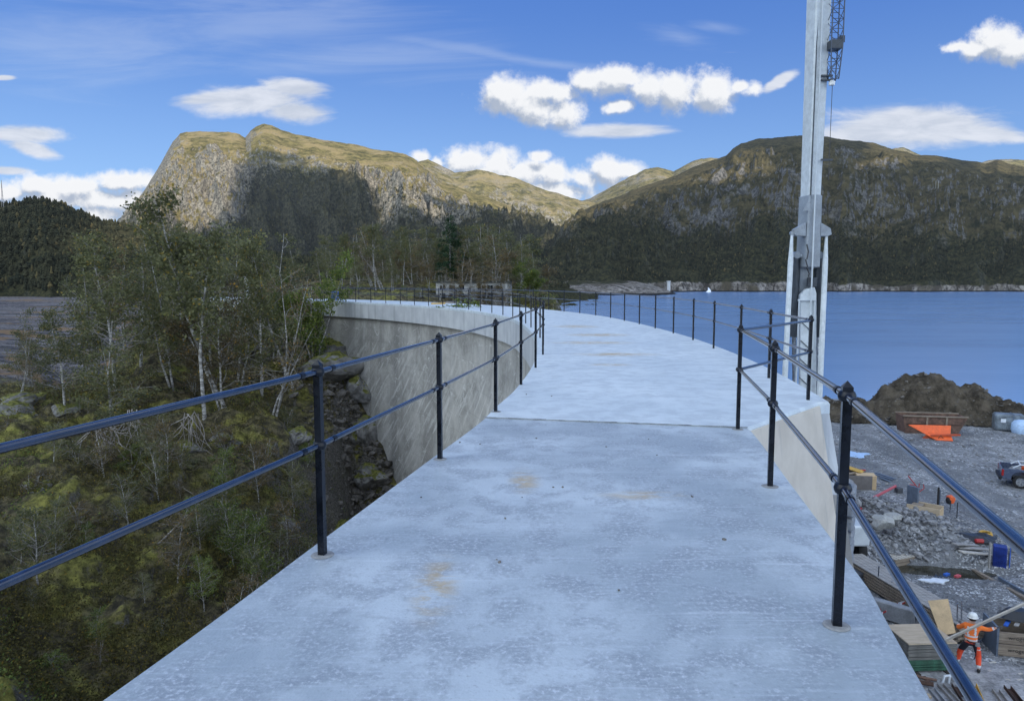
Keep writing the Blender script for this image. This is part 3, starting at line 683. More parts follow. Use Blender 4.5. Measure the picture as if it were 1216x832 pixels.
for i in range(XX.shape[0]):
    for j in range(XX.shape[1]):
        x = XX[i, j]; y = YY[i, j]
        # foot of the sun ray on the valley floor: only the part near the dam and the mountains matters
        fx = x-SUN.x/SUN.z*CZ; fy = y-SUN.y/SUN.z*CZ
        if fy < -700: continue
        if abs(fx-200) > 1100+max(0, fy)*.95: continue
        h = bvh.ray_cast(Vector((x, y, CZ+float(ZD[i, j]))), -SUN)
        if h[0] is None or h[0].y < 150:
            hold[i, j] = fy < 1500; continue
        p = h[0]; f_ = p.y*CP-(p.z-EYE)*SP; u_ = p.y*SP+(p.z-EYE)*CP
        sx_ = 608+F*p.x/f_; sy_ = 416-F*u_/f_
        sx_ += 4*float(vnoise(x/120, y/120, 5)); sy_ += 3.5*float(vnoise(x/90, y/90, 6))
        hold[i, j] = not any(inside(sx_, sy_, P) for P in LIT)
hk = hold.ravel()
ZC = CZ+ZD.ravel()
def _blocker(nt, b, tc):
    v = nt.node('ShaderNodeNewGeometry').outputs['Position']; n = nt.noise(v, .0012, 5, .55)
    tr = nt.node('ShaderNodeBsdfTranslucent', {'Color': nt.mix(nt.ramp(n, .3, .7), BLOCKER_LO, BLOCKER_HI)})  # the added sheet also glows through as soft fill light
    df = nt.node('ShaderNodeBsdfDiffuse', {'Color': (.35, .37, .40, 1)})
    mx = nt.node('ShaderNodeMixShader', {0: .25, 1: tr.outputs[0], 2: df.outputs[0]})
    nt.l.new(mx.outputs[0], nt.n['Material Output'].inputs[0])
BLOCKER_LO, BLOCKER_HI = (.5, .58, .68), (.68, .78, .92)
cl = link('sun_blocker', np_mesh('sun_blocker', np.c_[XX.ravel(), YY.ravel(), ZC], grid_faces(len(cy), len(cx), hk)), mat('blocker_sheet', _blocker)); cl['kind'] = 'structure'
# ================================================================ RAILINGS
def post_parts(root, p, rz, hcol=(1.08, .655), h=1.10, collars=True):
    mb = MB(); mb.box((0, 0, h/2), (.040, .040, h)); s = .0225
    mb.add([(-s, -s, h), (s, -s, h), (s, s, h), (-s, s, h), (-s, -s, h+.022), (s, -s, h+.022), (s, s, h+.022), (-s, s, h+.022), (0, 0, h+.05)],
           [(3, 2, 1, 0), (0, 1, 5, 4), (1, 2, 6, 5), (2, 3, 7, 6), (3, 0, 4, 7), (4, 5, 8), (5, 6, 8), (6, 7, 8), (7, 4, 8)])
    me_o = mb.build('post', M['black'], root, loc=p); me_o.rotation_euler = (0, 0, rz)
    kids = [me_o]
    if collars:
        for z in hcol:
            c = MB(); c.lathe((0, 0, z), [(.020, -.026), (.032, -.022), (.038, -.010), (.040, 0), (.038, .010), (.032, .022), (.020, .026)], 14)
            kids.append(c.build('collar', M['black'], me_o, smooth=True))
    return me_o
def copy_post(proto, root, p, rz):
    c = proto.copy(); COL.objects.link(c); c.parent = root; c.location = p; c.rotation_euler = (0, 0, rz)
    for k in proto.children:
        d = k.copy(); COL.objects.link(d); d.parent = c
    return c
def arc_pts(curve, start, step, n):
    """points every `step` metres along a 2-D polyline, the first nearest to `start`"""
    P = [Vector(p) for p in curve]; i = min(range(len(P)), key=lambda k: (P[k]-start).length); cur = P[i]; out = [start.copy()]; need = step
    while i < len(P)-1 and len(out) < n:
        d = (P[i+1]-cur).length
        if d >= need: cur = cur+(P[i+1]-cur)*(need/d); out.append(cur.copy()); need = step
        else: need -= d; i += 1; cur = P[i]
    return out
def railing(label, runs, zdeck, group, closers=()):
    root = empty('railing', (*runs[0][0], 0), label=label, cat='railing', group=group); O = Vector((*runs[0][0], 0)); proto = None
    for run in runs:
        for i, p in enumerate(run):
            t = (run[min(i+1, len(run)-1)]-run[max(i-1, 0)]); rz = math.atan2(t.y, t.x)
            loc = Vector((p.x, p.y, 0))-O+Vector((0, 0, zdeck(p)))
            if proto is None: proto = post_parts(root, loc, rz)
            else: copy_post(proto, root, loc, rz)
            if p.y < 9:
                g = MB(); g.lathe((loc.x, loc.y, loc.z+.001), [(.001, .006), (.05, .006), (.062+.01*random.random(), .001)], 14); g.build('base_grout', M['grout'], root)
        for z, nm in ((1.08, 'top_rail'), (.655, 'mid_rail')):
            mb = MB(); mb.tube([Vector((p.x, p.y, z+zdeck(p)))-O for p in run], .0165, 12); mb.build(nm, M['rail'], root, smooth=True)
            for a, b in zip(run[:-1], run[1:]):
                if a.y > 12: continue
                d = (b-a).normalized()
                for q, e in ((a, 1), (b, -1)):
                    sl = MB(); c0 = q+d*e*.16; c1 = q+d*e*.20
                    sl.tube([Vector((c0.x, c0.y, z+zdeck(a)))-O, Vector((c1.x, c1.y, z+zdeck(a)))-O], .0200, 12); sl.build('sleeve', M['black'], root, smooth=True)
    for a, b in closers:
        for z in (1.08, .655):
            mb = MB(); mb.tube([Vector((a.x, a.y, z))-O, Vector((b.x, b.y, z))-O], .0165, 12); mb.build('cross_rail', M['rail'], root, smooth=True)
    return root
V2 = lambda *a: Vector(a)
inL = [p+n*.13 for p, n in zip(LC, NRM)]
lp = [V2(-2.35, -.55), V2(-1.68, 1.75), V2(-1.11, 4.03), V2(-.65, 6.30), V2(-.20, 8.62), V2(.14, 10.95), V2(.44, 13.15), V2(.68, 15.55)]
lp += arc_pts(inL, V2(.79, 17.9), 2.38, 34)
zd = lambda p: 0.0 if p.y < 8.2 else .008
railing('black tubular railing along the left, valley side of the walkway', [lp], zd, 'black railings along the dam crest')
inR = [p+n*(wfar(p.y)-.14) for p, n in zip(LC, NRM) if p.y > 12]
r_near = [V2(-.95, -3.4), V2(.2, -1.15), V2(.90, 1.02), V2(1.51, 3.17), V2(2.02, 5.44), V2(2.45, 7.60)]
r_far = [V2(4.00, 9.50), V2(4.26, 11.7), V2(4.58, 14.2), V2(4.84, 17.0)]+arc_pts(inR, V2(4.98, 19.5), 2.4, 26)
rr_ = railing('black tubular railing along the right, lake side of the walkway ', [r_near, r_far], zd, 'black railings along the dam crest', [(r_near[-1], r_far[0])])
# ================================================================ TREES
def np_tube(pts, r0, r1, n=5):
    pts = np.asarray(pts, float); k = len(pts); t = np.gradient(pts, axis=0); t /= np.linalg.norm(t, axis=1)[:, None]+1e-9
    up = np.array([.3, .9, .1]); a = np.cross(t, up); a /= np.linalg.norm(a, axis=1)[:, None]+1e-9; b = np.cross(t, a)
    r = np.linspace(r0, r1, k); an = np.arange(n)*2*PI/n
    V = pts[:, None]+(a[:, None]*np.cos(an)[None, :, None]+b[:, None]*np.sin(an)[None, :, None])*r[:, None, None]
    i = np.arange(k-1)[:, None]*n+np.arange(n)[None]; j = np.arange(k-1)[:, None]*n+(np.arange(n)[None]+1) % n
    return V.reshape(-1, 3), np.stack([i, j, j+n, i+n], -1).reshape(-1, 4)
class NM:
    def __init__(s): s.V = []; s.F = []; s.o = 0
    def add(s, V, F): s.V.append(V); s.F.append(F+s.o); s.o += len(V)
    def mesh(s, name, smooth=True): return np_mesh(name, np.concatenate(s.V), np.concatenate(s.F), smooth)
def walk(R, p, d, L, n, wob, grav):
    pts = [p]; d = d/np.linalg.norm(d)
    for k in range(n):
        d = d+R.normal(0, wob, 3)+np.array([0, 0, grav]); d /= np.linalg.norm(d); p = p+d*L/n; pts.append(p)
    return np.array(pts)
def leaves(R, C, size, flat=.0):
    n = len(C); a = R.normal(size=(n, 3)); a /= np.linalg.norm(a, axis=1)[:, None]; b = np.cross(a, R.normal(size=(n, 3))); b /= np.linalg.norm(b, axis=1)[:, None]+1e-9
    s = (size*R.uniform(.55, 1.25, n))[:, None]; a = a*s; b = b*s*.62
    V = np.stack([C-a, C+b*.9, C+a, C-b*.9], 1).reshape(-1, 3); i = np.arange(n)[:, None]*4
    return V, i+np.arange(4)[None]
def birch(seed, H=8., nb=26, nl=5200, lean=.0, bare=.22, spread=.30, leafs=.075, multi=1, crown=(.25, 1.0)):
    R = np.random.default_rng(seed); T = NM(); W = NM(); anchors = []
    for m in range(multi):
        ln = lean+(R.uniform(-.35, .35) if multi > 1 else 0); h = H*(1 if m == 0 else R.uniform(.6, .95))
        d = np.array([ln, R.uniform(-.15, .15), 1.]); tr = walk(R, np.array([R.uniform(-.2, .2)*(multi > 1), R.uniform(-.2, .2)*(multi > 1), -.25]), d, h, 12, .045, .015)
        T.add(*np_tube(tr, H*.0105*(1 if multi == 1 else .75), .012, 7))
        for k in range(nb//multi):
            f = R.uniform(crown[0]*.8, .97); i = f*12; q = tr[int(i)]*(1-i % 1)+tr[min(int(i)+1, 12)]*(i % 1)
            an = R.uniform(0, 2*PI); L = h*spread*(1.15-f*.75)*R.uniform(.6, 1.25)
            br = walk(R, q, np.array([math.cos(an), math.sin(an), R.uniform(.35, 1.1)]), L, 6, .16, -.015)
            W.add(*np_tube(br, .010+.014*(1-f)*H/8, .005, 4))
            for s in range(5):
                ii = R.integers(1, 6); sb = walk(R, br[ii], br[ii]-br[ii-1]+R.normal(0, .22, 3)*L/6*3, L*R.uniform(.25, .5), 4, .22, -.04)
                W.add(*np_tube(sb, .007, .003, 3)); anchors += [sb[2], sb[3], sb[4]]
            anchors += [br[4], br[5], br[6]]
    A_ = np.array(anchors); keep = R.random(len(A_)) > bare; A_ = A_[keep]
    idx = R.integers(0, len(A_), nl); C_ = A_[idx]+R.normal(0, .17*H/8, (nl, 3))*np.array([1, 1, .8])
    return T, W, leaves(R, C_, leafs)
def spruce(seed, H=10., nl=9000):
    R = np.random.default_rng(seed); T = NM(); W = NM(); P = []
    tr = np.array([[0, 0, -.2], [0, 0, H*.5], [0, 0, H]]); T.add(*np_tube(tr, .14, .02, 7))
    for k in range(90):
        f = R.uniform(.12, .98); an = R.uniform(0, 2*PI); L = (H*.34*(1-f)**.75+.15)*R.uniform(.6, 1.15)
        br = walk(R, np.array([0, 0, f*H]), np.array([math.cos(an), math.sin(an), .15]), L, 6, .08, -.05); W.add(*np_tube(br, .03, .006, 4))
        m = max(10, int(nl/90*L/(H*.18))); t = R.random(m)**.6*5.99; i = t.astype(int); q = br[i]*(1-(t % 1))[:, None]+br[i+1]*(t % 1)[:, None]
        P.append(q+R.normal(0, .13, (m, 3)))
    return T, W, leaves(R, np.concatenate(P), .11)
def make_tree(name, parts, leafmat, bark, label, cat, group, loc, s, rz, lean=0):
    root = empty(name, loc, rz, label, cat, group)
    T, W, (LV, LF) = parts
    link('trunk', T.mesh('trunk'), bark, root); b = link('branches', W.mesh('branches'), M['twig'], root)
    link('crown', np_mesh('crown', LV, LF, False), leafmat, root); root.scale = (s, s, s); return root
def plant(proto, X, Y, s, rz, label, group=None, leafmat=None, z=None, sx=1.0):
    c = copy_tree(proto); c.location = (X, Y, float(hz(X, Y)[0])-.05 if z is None else z); c.scale = (s*sx, s*sx, s); c.rotation_euler = (0, 0, rz); c['label'] = label
    if group: c['group'] = group
    if leafmat:
        for ch in c.children:
            if ch.name.startswith('crown'):
                for sl in ch.material_slots: sl.link = 'OBJECT'; sl.material = leafmat
    return c
GT = 'trees growing on the slope below the dam'
protos = {}
def P_(key, parts, leafmat, name='birch_tree'): protos[key] = (parts, leafmat, name)
P_('dense', birch(1, 8, 32, 4800, .05, leafs=.07), M['leaf_olive']); P_('dense2', birch(2, 8, 34, 5000, -.05, multi=2, leafs=.07), M['leaf_olive'])
P_('lean', birch(3, 8.6, 20, 3300, -.28, crown=(.55, 1), spread=.24), M['leaf_olive']); P_('straight', birch(4, 8.2, 22, 3300, .0, crown=(.5, 1), spread=.22), M['leaf_olive'])
P_('green', birch(5, 8, 36, 9800, .05, multi=3, bare=.1, leafs=.085), M['leaf_green']); P_('brown', birch(6, 8, 30, 4600, .02, multi=2, spread=.34), M['leaf_brown'])
P_('sparse', birch(7, 8, 30, 1500, .1, multi=3, bare=.5, spread=.34), M['leaf_brown']); P_('small', birch(8, 4, 26, 2300, .05, leafs=.05, spread=.36), M['leaf_olive'])
P_('bush', birch(9, 3, 26, 2600, .0, multi=4, leafs=.05, spread=.5, crown=(.1, 1)), M['leaf_olive']); P_('spruce', spruce(10), M['needle'], 'spruce_tree')
made = {}
def tree(key, px, Y, top, label, rz=None, group=GT, lm=None, base=None, sx=1.0, cat='tree'):
    """stand a tree at bearing px and distance Y, tall enough to reach sight line `top`"""
    p = gy(px, top, Y); zb = float(hz(p.x, Y)[0]) if base is None else base
    parts, m, nm = protos[key]; H = parts[0].V[0][:, 2].max(); s = max(.25, (p.z-zb)/H); s = min(s, {'bush': .62, 'small': .85}.get(key, 9)); rz = random.uniform(0, 6.28) if rz is None else rz
    if key not in made: made[key] = make_tree(nm if cat == 'tree' else 'shrub', parts, m, M['bark'], label, cat, group, (p.x, Y, zb-.05), s, rz); o = made[key]; o.scale = (s*sx, s*sx, s); o['src'] = 1; del o['src']
    else:
        o = plant(made[key], p.x, Y, s, rz, label, group, m if lm is None else lm, zb-.05, sx); o['category'] = cat
        o.name = 'shrub' if cat == 'shrub' else nm
    if key in made and lm is not None and o is made[key]: pass
    return o
def lean_to(o, dx, dy=0): o.rotation_euler = (dy, dx, o.rotation_euler.z)
L1 = 'tall leaning birch with a white trunk, its thin top bending left against the clouds'
tree('lean', 262, 47, 236, L1, 0.1)
tree('lean', 345, 52, 283, 'leaning birch with a pale trunk right of the straight slim birch', .2)
tree('straight', 233, 44, 262, 'slim straight birch with a bare grey trunk in the middle of the grove', 1.0)
tree('green', 368, 56, 305, 'bright green leafy birch closest to the left end of the dam wall', .4, sx=.9)
tree('green', 338, 58, 322, 'green bushy birch just left of the brightest green one', 2.4, sx=.9)
big = [('dense', 128, 46, 285, 1.15), ('dense2', 95, 50, 318, 1.2), ('dense', 160, 52, 292, 1.2), ('dense2', 195, 48, 300, 1.1), ('dense', 215, 56, 270, 1.1), ('dense2', 280, 54, 282, 1.1), ('dense', 305, 50, 300, 1.1), ('dense2', 322, 60, 276, 1.1),
       ('brown', 255, 46, 330, 1.15), ('sparse', 320, 46, 325, 1.0), ('dense', 70, 42, 372, 1.3), ('dense2', 130, 40, 380, 1.3),
       ('dense2', 30, 60, 365, 1.0), ('sparse', 20, 45, 395, 1.0), ('dense', 245, 60, 285, 1.0), ('brown', 140, 58, 290, 1.1), ('dense', 105, 60, 300, 1.0), ('dense2', 180, 62, 280, 1.0), ('dense', 270, 64, 278, 1.0), ('brown', 370, 60, 330, .9)]
kinds = {'dense': 'olive green birch with a full crown', 'dense2': 'twin stemmed olive birch with a full crown', 'brown': 'brownish autumn birch with thin foliage', 'sparse': 'nearly bare grey twigged birch'}
for k, px, Y, top, sx in big:
    tree(k, px, Y, top, kinds[k]+' crowded in the grove on the slope', sx=sx)
small = [(60, 27, 590), (235, 30, 590), (285, 30, 585), (325, 31, 575), (205, 27, 600), (150, 30, 560), (100, 27, 620), (20, 27, 610), (305, 36, 520), (345, 38, 500), (260, 35, 530), (185, 34, 500), (120, 35, 480), (60, 35, 500), (240, 26, 660), (170, 25, 680), (340, 33, 560), (40, 24, 700), (110, 23, 720)]
small += [(int(30+330*((i*.618) % 1)), 25+22*((i*.381) % 1), 450+int(170*((i*.77) % 1))) for i in range(26)]
for i, (px, Y, top) in enumerate(small):
    tree('small', px, Y, top, 'small thin birch sapling on the mossy ground beyond the left railing', group='birch saplings on the mossy slope', lm=[M['leaf_brown'], None, M['leaf_green'], None][i % 4])
bushes = [(215, 36, 505), (265, 40, 468), (150, 37, 492), (95, 36, 510), (310, 40, 480), (360, 44, 455),  (350, 34, 600), (330, 29, 650), (280, 26, 690), (190, 24, 745), (120, 22, 770), (60, 21, 790), (30, 32, 560), (10, 38, 500), (240, 32, 590), (300, 33, 580), (90, 30, 590), (370, 36, 620), (340, 46, 430), (230, 48, 420), (160, 44, 440)]
for i, (px, Y, top) in enumerate(bushes):
    tree('bush', px, Y, top, 'low twiggy shrub on the mossy slope beyond the left railing', group='shrubs on the mossy slope', lm=[None, M['leaf_brown'], M['leaf_green']][i % 3] if i % 4 else M['leaf_brown'], sx=1.5, cat='shrub')
for i, (px, top) in enumerate([(522, 318), (538, 322), (556, 316), (571, 320), (588, 312), (598, 322), (547, 330), (580, 332)]):
    tree(['sparse', 'brown'][i % 2] if i < 6 else 'bush', px, 80.5+i*.2, top, 'thin birch in front of the white building' if i < 6 else 'low shrub in front of the white building', group='birches in front of the white building' if i < 6 else 'shrubs in front of the white building', cat='tree' if i < 6 else 'shrub')
# the wood behind the far end of the dam
GF = 'trees standing behind the far end of the dam'
tree('spruce', 534, 92, 254, 'dark green spruce, tallest and darkest tree behind the far end of the dam', group=None)
tree('spruce', 545, 100, 286, 'smaller dark spruce just behind the tallest spruce', group=None)
farl = [('sparse', 452, 88, 268), ('sparse', 440, 92, 285), ('dense', 415, 90, 290), ('dense2', 395, 84, 296), ('dense', 470, 96, 275), ('brown', 488, 90, 282), ('dense', 500, 94, 272), ('dense2', 515, 98, 276), ('dense', 560, 92, 272), ('dense2', 575, 96, 268), ('brown', 590, 88, 278), ('dense', 603, 92, 276), ('dense', 618, 90, 292), ('green', 630, 86, 306), ('dense2', 430, 100, 292), ('brown', 548, 86, 296), ('brown', 510, 86, 300), ('dense', 455, 104, 282), ('dense2', 640, 92, 318), ('dense', 585, 104, 270), ('dense2', 530, 106, 275), ('straight', 445, 86, 262), ('straight', 405, 86, 275), ('straight', 478, 88, 280),
        ('dense', 380, 88, 300), ('dense2', 350, 84, 292), ('dense', 320, 88, 300), ('brown', 290, 86, 304), ('dense', 255, 84, 300), ('dense2', 225, 88, 304), ('dense', 425, 84, 304), ('dense2', 465, 84, 302)]
farl += [(['dense', 'dense2', 'brown'][i % 3], 388+i*15+7*math.sin(i*3), 112+3*math.cos(i*2), 282+14*math.sin(i*1.7)) for i in range(17)]
farl += [(['dense', 'dense2', 'brown', 'dense'][i % 4], 396+i*17+6*math.sin(i*2), 99+2*math.cos(i*5), 290+12*math.sin(i*2.3)) for i in range(15)]
for k, px, Y, top in farl:
    kk = {'straight': 'bare trunked slim birch', 'green': 'small yellow green birch'}.get(k) or kinds[k]
    tree(k, px, Y, top, kk+' in the wood behind the far railing', group=GF, sx=1.35 if k != 'straight' else 1.0)
for i, (px, Y, top) in enumerate([(655, 80, 352), (665, 79, 356), (678, 78, 359), (645, 82, 344), (630, 84, 338), (610, 84, 336), (590, 83, 338), (570, 83, 338), (400, 80, 338), (425, 82, 340), (500, 80, 340), (480, 82, 338)]):
    tree('bush', px, Y, top, 'low dark shrub on the bank at the far end of the dam', group='shrubs at the far end of the dam', sx=1.8, cat='shrub', lm=[None, M['leaf_green']][i % 2])
# ---- a dense carpet of heather, twigs and seedlings
def scatter(n, x0, x1, y0, y1, seed, size, hmax, m, name, label, per=7, dens=None):
    R = np.random.default_rng(seed); px = R.uniform(x0, x1, n); Y = np.exp(R.uniform(math.log(y0), math.log(y1), n)); X = (px-608)/F*Y/.995
    ok = X < np.interp(Y, yL, xL)-1.2
    if dens is not None: ok &= R.random(n) < dens(X, Y)
    X, Y = X[ok], Y[ok]; z = hz(X, Y); n = len(X)
    P = np.repeat(np.c_[X, Y, z], per, 0); h = np.repeat(R.uniform(.15, hmax, n), per)
    P = P+np.c_[R.normal(0, .16, n*per), R.normal(0, .16, n*per), R.random(n*per)*h]
    V, Fq = leaves(R, P, size*np.ones(1)[0]); return tag(link(name, np_mesh(name, V, Fq, False), m), label, 'undergrowth', kind='stuff')
scatter(42000, -120, 520, 17, 72, 81, .05, .9, M['heather'], 'undergrowth', 'low brown heather and twigs covering the mossy slope', dens=lambda X, Y: np.clip(fbm(X/3, Y/3, 3, 61)*3+.6, 0, 1))
scatter(12000, -120, 520, 17, 72, 82, .05, .35, M['leaf_green'], 'ground_moss', 'yellow green moss and bilberry tufts on the slope', dens=lambda X, Y: np.clip(fbm(X/3.5, Y/3.5, 3, 66)*3-.1, 0, 1))
# ---- boulders
def rock_mesh(seed, sub=3, amp=.28, flat=.7):
    bm = bmesh.new(); bmesh.ops.create_icosphere(bm, subdivisions=sub, radius=1); R = random.Random(seed); pl = []
    for k in range(11):
        n = Vector((R.gauss(0, 1), R.gauss(0, 1), R.gauss(0, 1))).normalized(); pl.append((n, R.uniform(.55, .9)))
    for v in bm.verts:
        p = v.co.copy()
        for n, d in pl:
            e = p.dot(n)-d
            if e > 0: p -= n*e*.92
        q = float(fbm(p.x*1.7+seed, p.y*1.7+p.z*1.3, 4, seed % 30)); p *= 1+q*amp*.9; p.z *= flat; v.co = p
    me = bpy.data.meshes.new('rock'); bm.to_mesh(me); bm.free(); return me
RK = [rock_mesh(s, 4, .5) for s in range(6)]
for k, (px, Y, w, h, mossy) in enumerate([(8, 41, 2.0, 1.5, 1), (30, 43, 1.5, 1.1, 1), (-30, 44, 1.8, 1.3, 1), (75, 42, .9, .6, 1), (35, 33, 1.0, .6, 1), (215, 39, 1.1, .8, 0), (265, 41, 1.2, .9, 0), (345, 45, 1.0, .8, 0), (275, 28, .8, .5, 1), (330, 36, .9, .7, 0), (390, 56, 2.6, 2.0, 0), (400, 60, 2.8, 2.2, 0), (425, 57, 1.9, 1.9, 0), (432, 54.5, 1.6, 1.6, 0), (438, 52, 1.5, 1.4, 0), (420, 49, 1.3, 1.0, 0), (400, 44, 1.4, .9, 0)]):
    X = (px-608)/F*Y/.995; o = link('boulder', RK[k % 6], None); 
    if not RK[k % 6].materials: RK[k % 6].materials.append(M['boulder'])
    o.location = (X, Y, float(hz(X, Y)[0])+h*.12); o.scale = (w, w*.8, h); o.rotation_euler = (0, 0, k*1.3)
    tag(o, 'moss capped boulder on the slope beyond the left railing' if mossy else 'bare dark boulder in the gully beside the dam wall', 'boulder', 'boulders on the slope' if mossy else 'boulders beside the dam wall')
def rocks(name, pts, sizes, m, label, cat, sub=1, seed=5):
    """a heap of loose stones nobody could count: one object"""
    R = np.random.default_rng(seed); base = []
    for s in range(5):
        me = rock_mesh(20+s, sub); V = np.array([v.co[:] for v in me.vertices]); Fq = np.array([p.vertices[:] for p in me.polygons]); base.append((V, Fq)); bpy.data.meshes.remove(me)
    N = NM()
    for p, s in zip(pts, sizes):
        V, Fq = base[R.integers(5)]; a, b_ = R.uniform(0, 6.28), R.uniform(-.5, .5); ca, sa = math.cos(a), math.sin(a)
        Q = V*np.array([s, s*R.uniform(.6, 1), s*R.uniform(.5, .95)]); Q = np.c_[Q[:, 0]*ca-Q[:, 1]*sa, Q[:, 0]*sa+Q[:, 1]*ca, Q[:, 2]+Q[:, 0]*b_]; N.add(Q+p, Fq)
    return tag(link(name, N.mesh(name, False), m), label, cat, kind='stuff')
R = np.random.default_rng(77); n = 6500
Y = R.uniform(19, 63, n); dl = .6+np.abs(R.normal(0, 1, n))*3.0*np.interp(Y, [19, 30, 60], [1.2, 1.1, .9]); X = np.interp(Y, yL, xL)-dl; z = hz(X, Y)
s = R.uniform(.06, .17, n)*np.where(R.random(n) < .16, R.uniform(1.5, 3.2, n), 1)*np.clip(Y/35, .8, 1.4)
rocks('scree', np.c_[X, Y, z+s*.2], s, M['scree'], 'dark broken stones lying in the gully along the dam wall', 'loose rock')
# dead wood
def dead(pts, r, label, name='dead_branch', twigs=0, seed=1, m=None):
    R = np.random.default_rng(seed); N = NM(); pts = np.array(pts, float); N.add(*np_tube(pts, r, r*.35, 6))
    for k in range(twigs):
        i = R.integers(0, len(pts)-1); q = pts[i]+(pts[i+1]-pts[i])*R.random(); w = walk(R, q, np.array([R.normal(), R.normal(), R.uniform(-.3, .9)]), R.uniform(.5, 1.6), 5, .3, -.03); N.add(*np_tube(w, r*.4, r*.1, 4))
    return tag(link(name, N.mesh(name), m or M['deadwood']), label, 'dead wood')
def on(px, Y, up=0): X = (px-608)/F*Y/.995; return (X, Y, float(hz(X, Y)[0])+up)
def gp(px, py, up=0.):
    """first point of the slope under a sight line"""
    d = ray(px, py); prev = None
    for Y in np.arange(18, 90, .25):
        X = d[0]/d[1]*Y; zz = EYE+d[2]/d[1]*Y
        if zz < float(hz(X, Y, False)[0]): return (X, Y, zz+up)
    return (X, Y, zz+up)
a = gp(245, 524, .1); b = gp(290, 552, .1); dead([a, ((a[0]+b[0])/2, (a[1]+b[1])/2, max(a[2], b[2])+.2), b], .12, 'thick fallen grey tree trunk lying on bright moss', 'dead_tree', 5, 3, M['bark_dark'])
a = gp(188, 650, .15); b = gp(262, 590, .3); dead([a, ((a[0]+b[0])/2, (a[1]+b[1])/2+.2, (a[2]+b[2])/2+.25), b], .045, 'long thin pale fallen stem slanting across the slope', 'dead_tree', 3, 4)
for i, (px, Y) in enumerate([(222, 38), (118, 37), (150, 39)]):
    o = on(px, Y, 0); N = NM(); R = np.random.default_rng(200+i)
    for k in range(16):
        w = walk(R, np.array(o)+np.array([R.normal(0, .3), R.normal(0, .3), R.uniform(1.4, 2.2)]), np.array([R.normal(0, .6), R.normal(0, .4), -1]), R.uniform(1.6, 2.8), 7, .22, -.02); N.add(*np_tube(w, .032, .010, 5))
    tag(link('dead_bush', N.mesh('dead_bush'), M['deadwood']), ['tangle of bare grey branches hanging by the fallen trunk', 'bare forked white branches left of the bigger tangle', 'small knot of bare branches between two shrubs'][i], 'dead wood')
# pale rock spike among the trees
o = link('rock_spike', RK[2].copy(), None); o.data.materials.clear(); o.data.materials.append(M['foam']); p = gy(295, 344, 58); o.location = (p.x, 58, p.z); o.scale = (.35, .35, 1.5); tag(o, 'small pointed pale rock showing between the birches', 'rock')
# ================================================================ YARD CONTENTS
def G(px, py, up=0.):
    p = gz(px, py, -10.5); z = float(yz(p.x, p.y, False)[0]); p = gz(px, py, z); return Vector((p.x, p.y, z+up))
def topz(px, py, Y): return gy(px, py, Y).z
def one(mb, name, m, label, cat, group=None, bevel=0, smooth=False):
    return tag(mb.build(name, m, bevel=bevel, smooth=smooth), label, cat, group)
# earth heap
nx, ny = 190, 120
xs = np.linspace(26, 60, nx); ys3 = np.linspace(53, 72, ny); YY, XX = np.meshgrid(ys3, xs, indexing='ij'); XX = XX.ravel(); YY = YY.ravel()
def bl(cx, cy, rx, ry, h): 
    q = np.sqrt(((XX-cx)/rx)**2+((YY-cy)/ry)**2); return h*np.clip(1-q**1.7, 0, 1)**1.15
hh = np.maximum.reduce([bl(36.0, 63, 4.3, 4.2, 4.0), bl(37.8, 62.6, 3.9, 3.6, 3.8), bl(33.9, 62.5, 3.6, 3.4, 2.6), bl(40.4, 62.6, 4.6, 4.2, 2.7), bl(43.2, 62, 4.2, 4, 1.6), bl(30.8, 63.5, 4.8, 3.4, 1.6), bl(28.6, 66, 5, 3, 1.1), bl(46.5, 61.5, 4.5, 4, .8)])
hh = np.where(hh > .02, hh+fbm(XX/.9, YY/.9, 5, 83)*.8*np.clip(hh, 0, 1)+ridged(XX/2.6, YY/2.6, 3, 84)*.35*np.clip(hh/1.5, 0, 1), -.5)
zz = yz(XX, YY, False)+hh
o = link('earth_heap', np_mesh('earth_heap', np.c_[XX, YY, zz], grid_faces(ny, nx, hh > -.4)), M['dirt']); tag(o, 'big heap of dark earth and rubble piled at the edge of the lake', 'earth heap')
R = np.random.default_rng(9); i = R.choice(np.where(hh > .15)[0], 1100); s = R.uniform(.05, .17, 1100)*np.where(R.random(1100) < .08, 2.4, 1)
rocks('heap_stones', np.c_[XX[i]+R.normal(0, .1, 1100), YY[i]+R.normal(0, .1, 1100), zz[i]+s*.2], s*.8, M['scree'], 'loose grey stones lying on the heap of dark earth', 'loose rock')
# loose stones all over the yard
n = 7000; px = R.uniform(985, 1260, n); Y = np.exp(R.uniform(math.log(19), math.log(62), n)); X = (px-608)/F*Y; z = yz(X, Y); s = R.uniform(.02, .055, n)*np.clip(Y/30, .8, 1.7)*np.where(R.random(n) < .05, 2.2, 1)
rocks('gravel_stones', np.c_[X, Y, z+s*.2], s, M['rock'], 'loose pale stones scattered over the gravel yard', 'loose rock', sub=1)
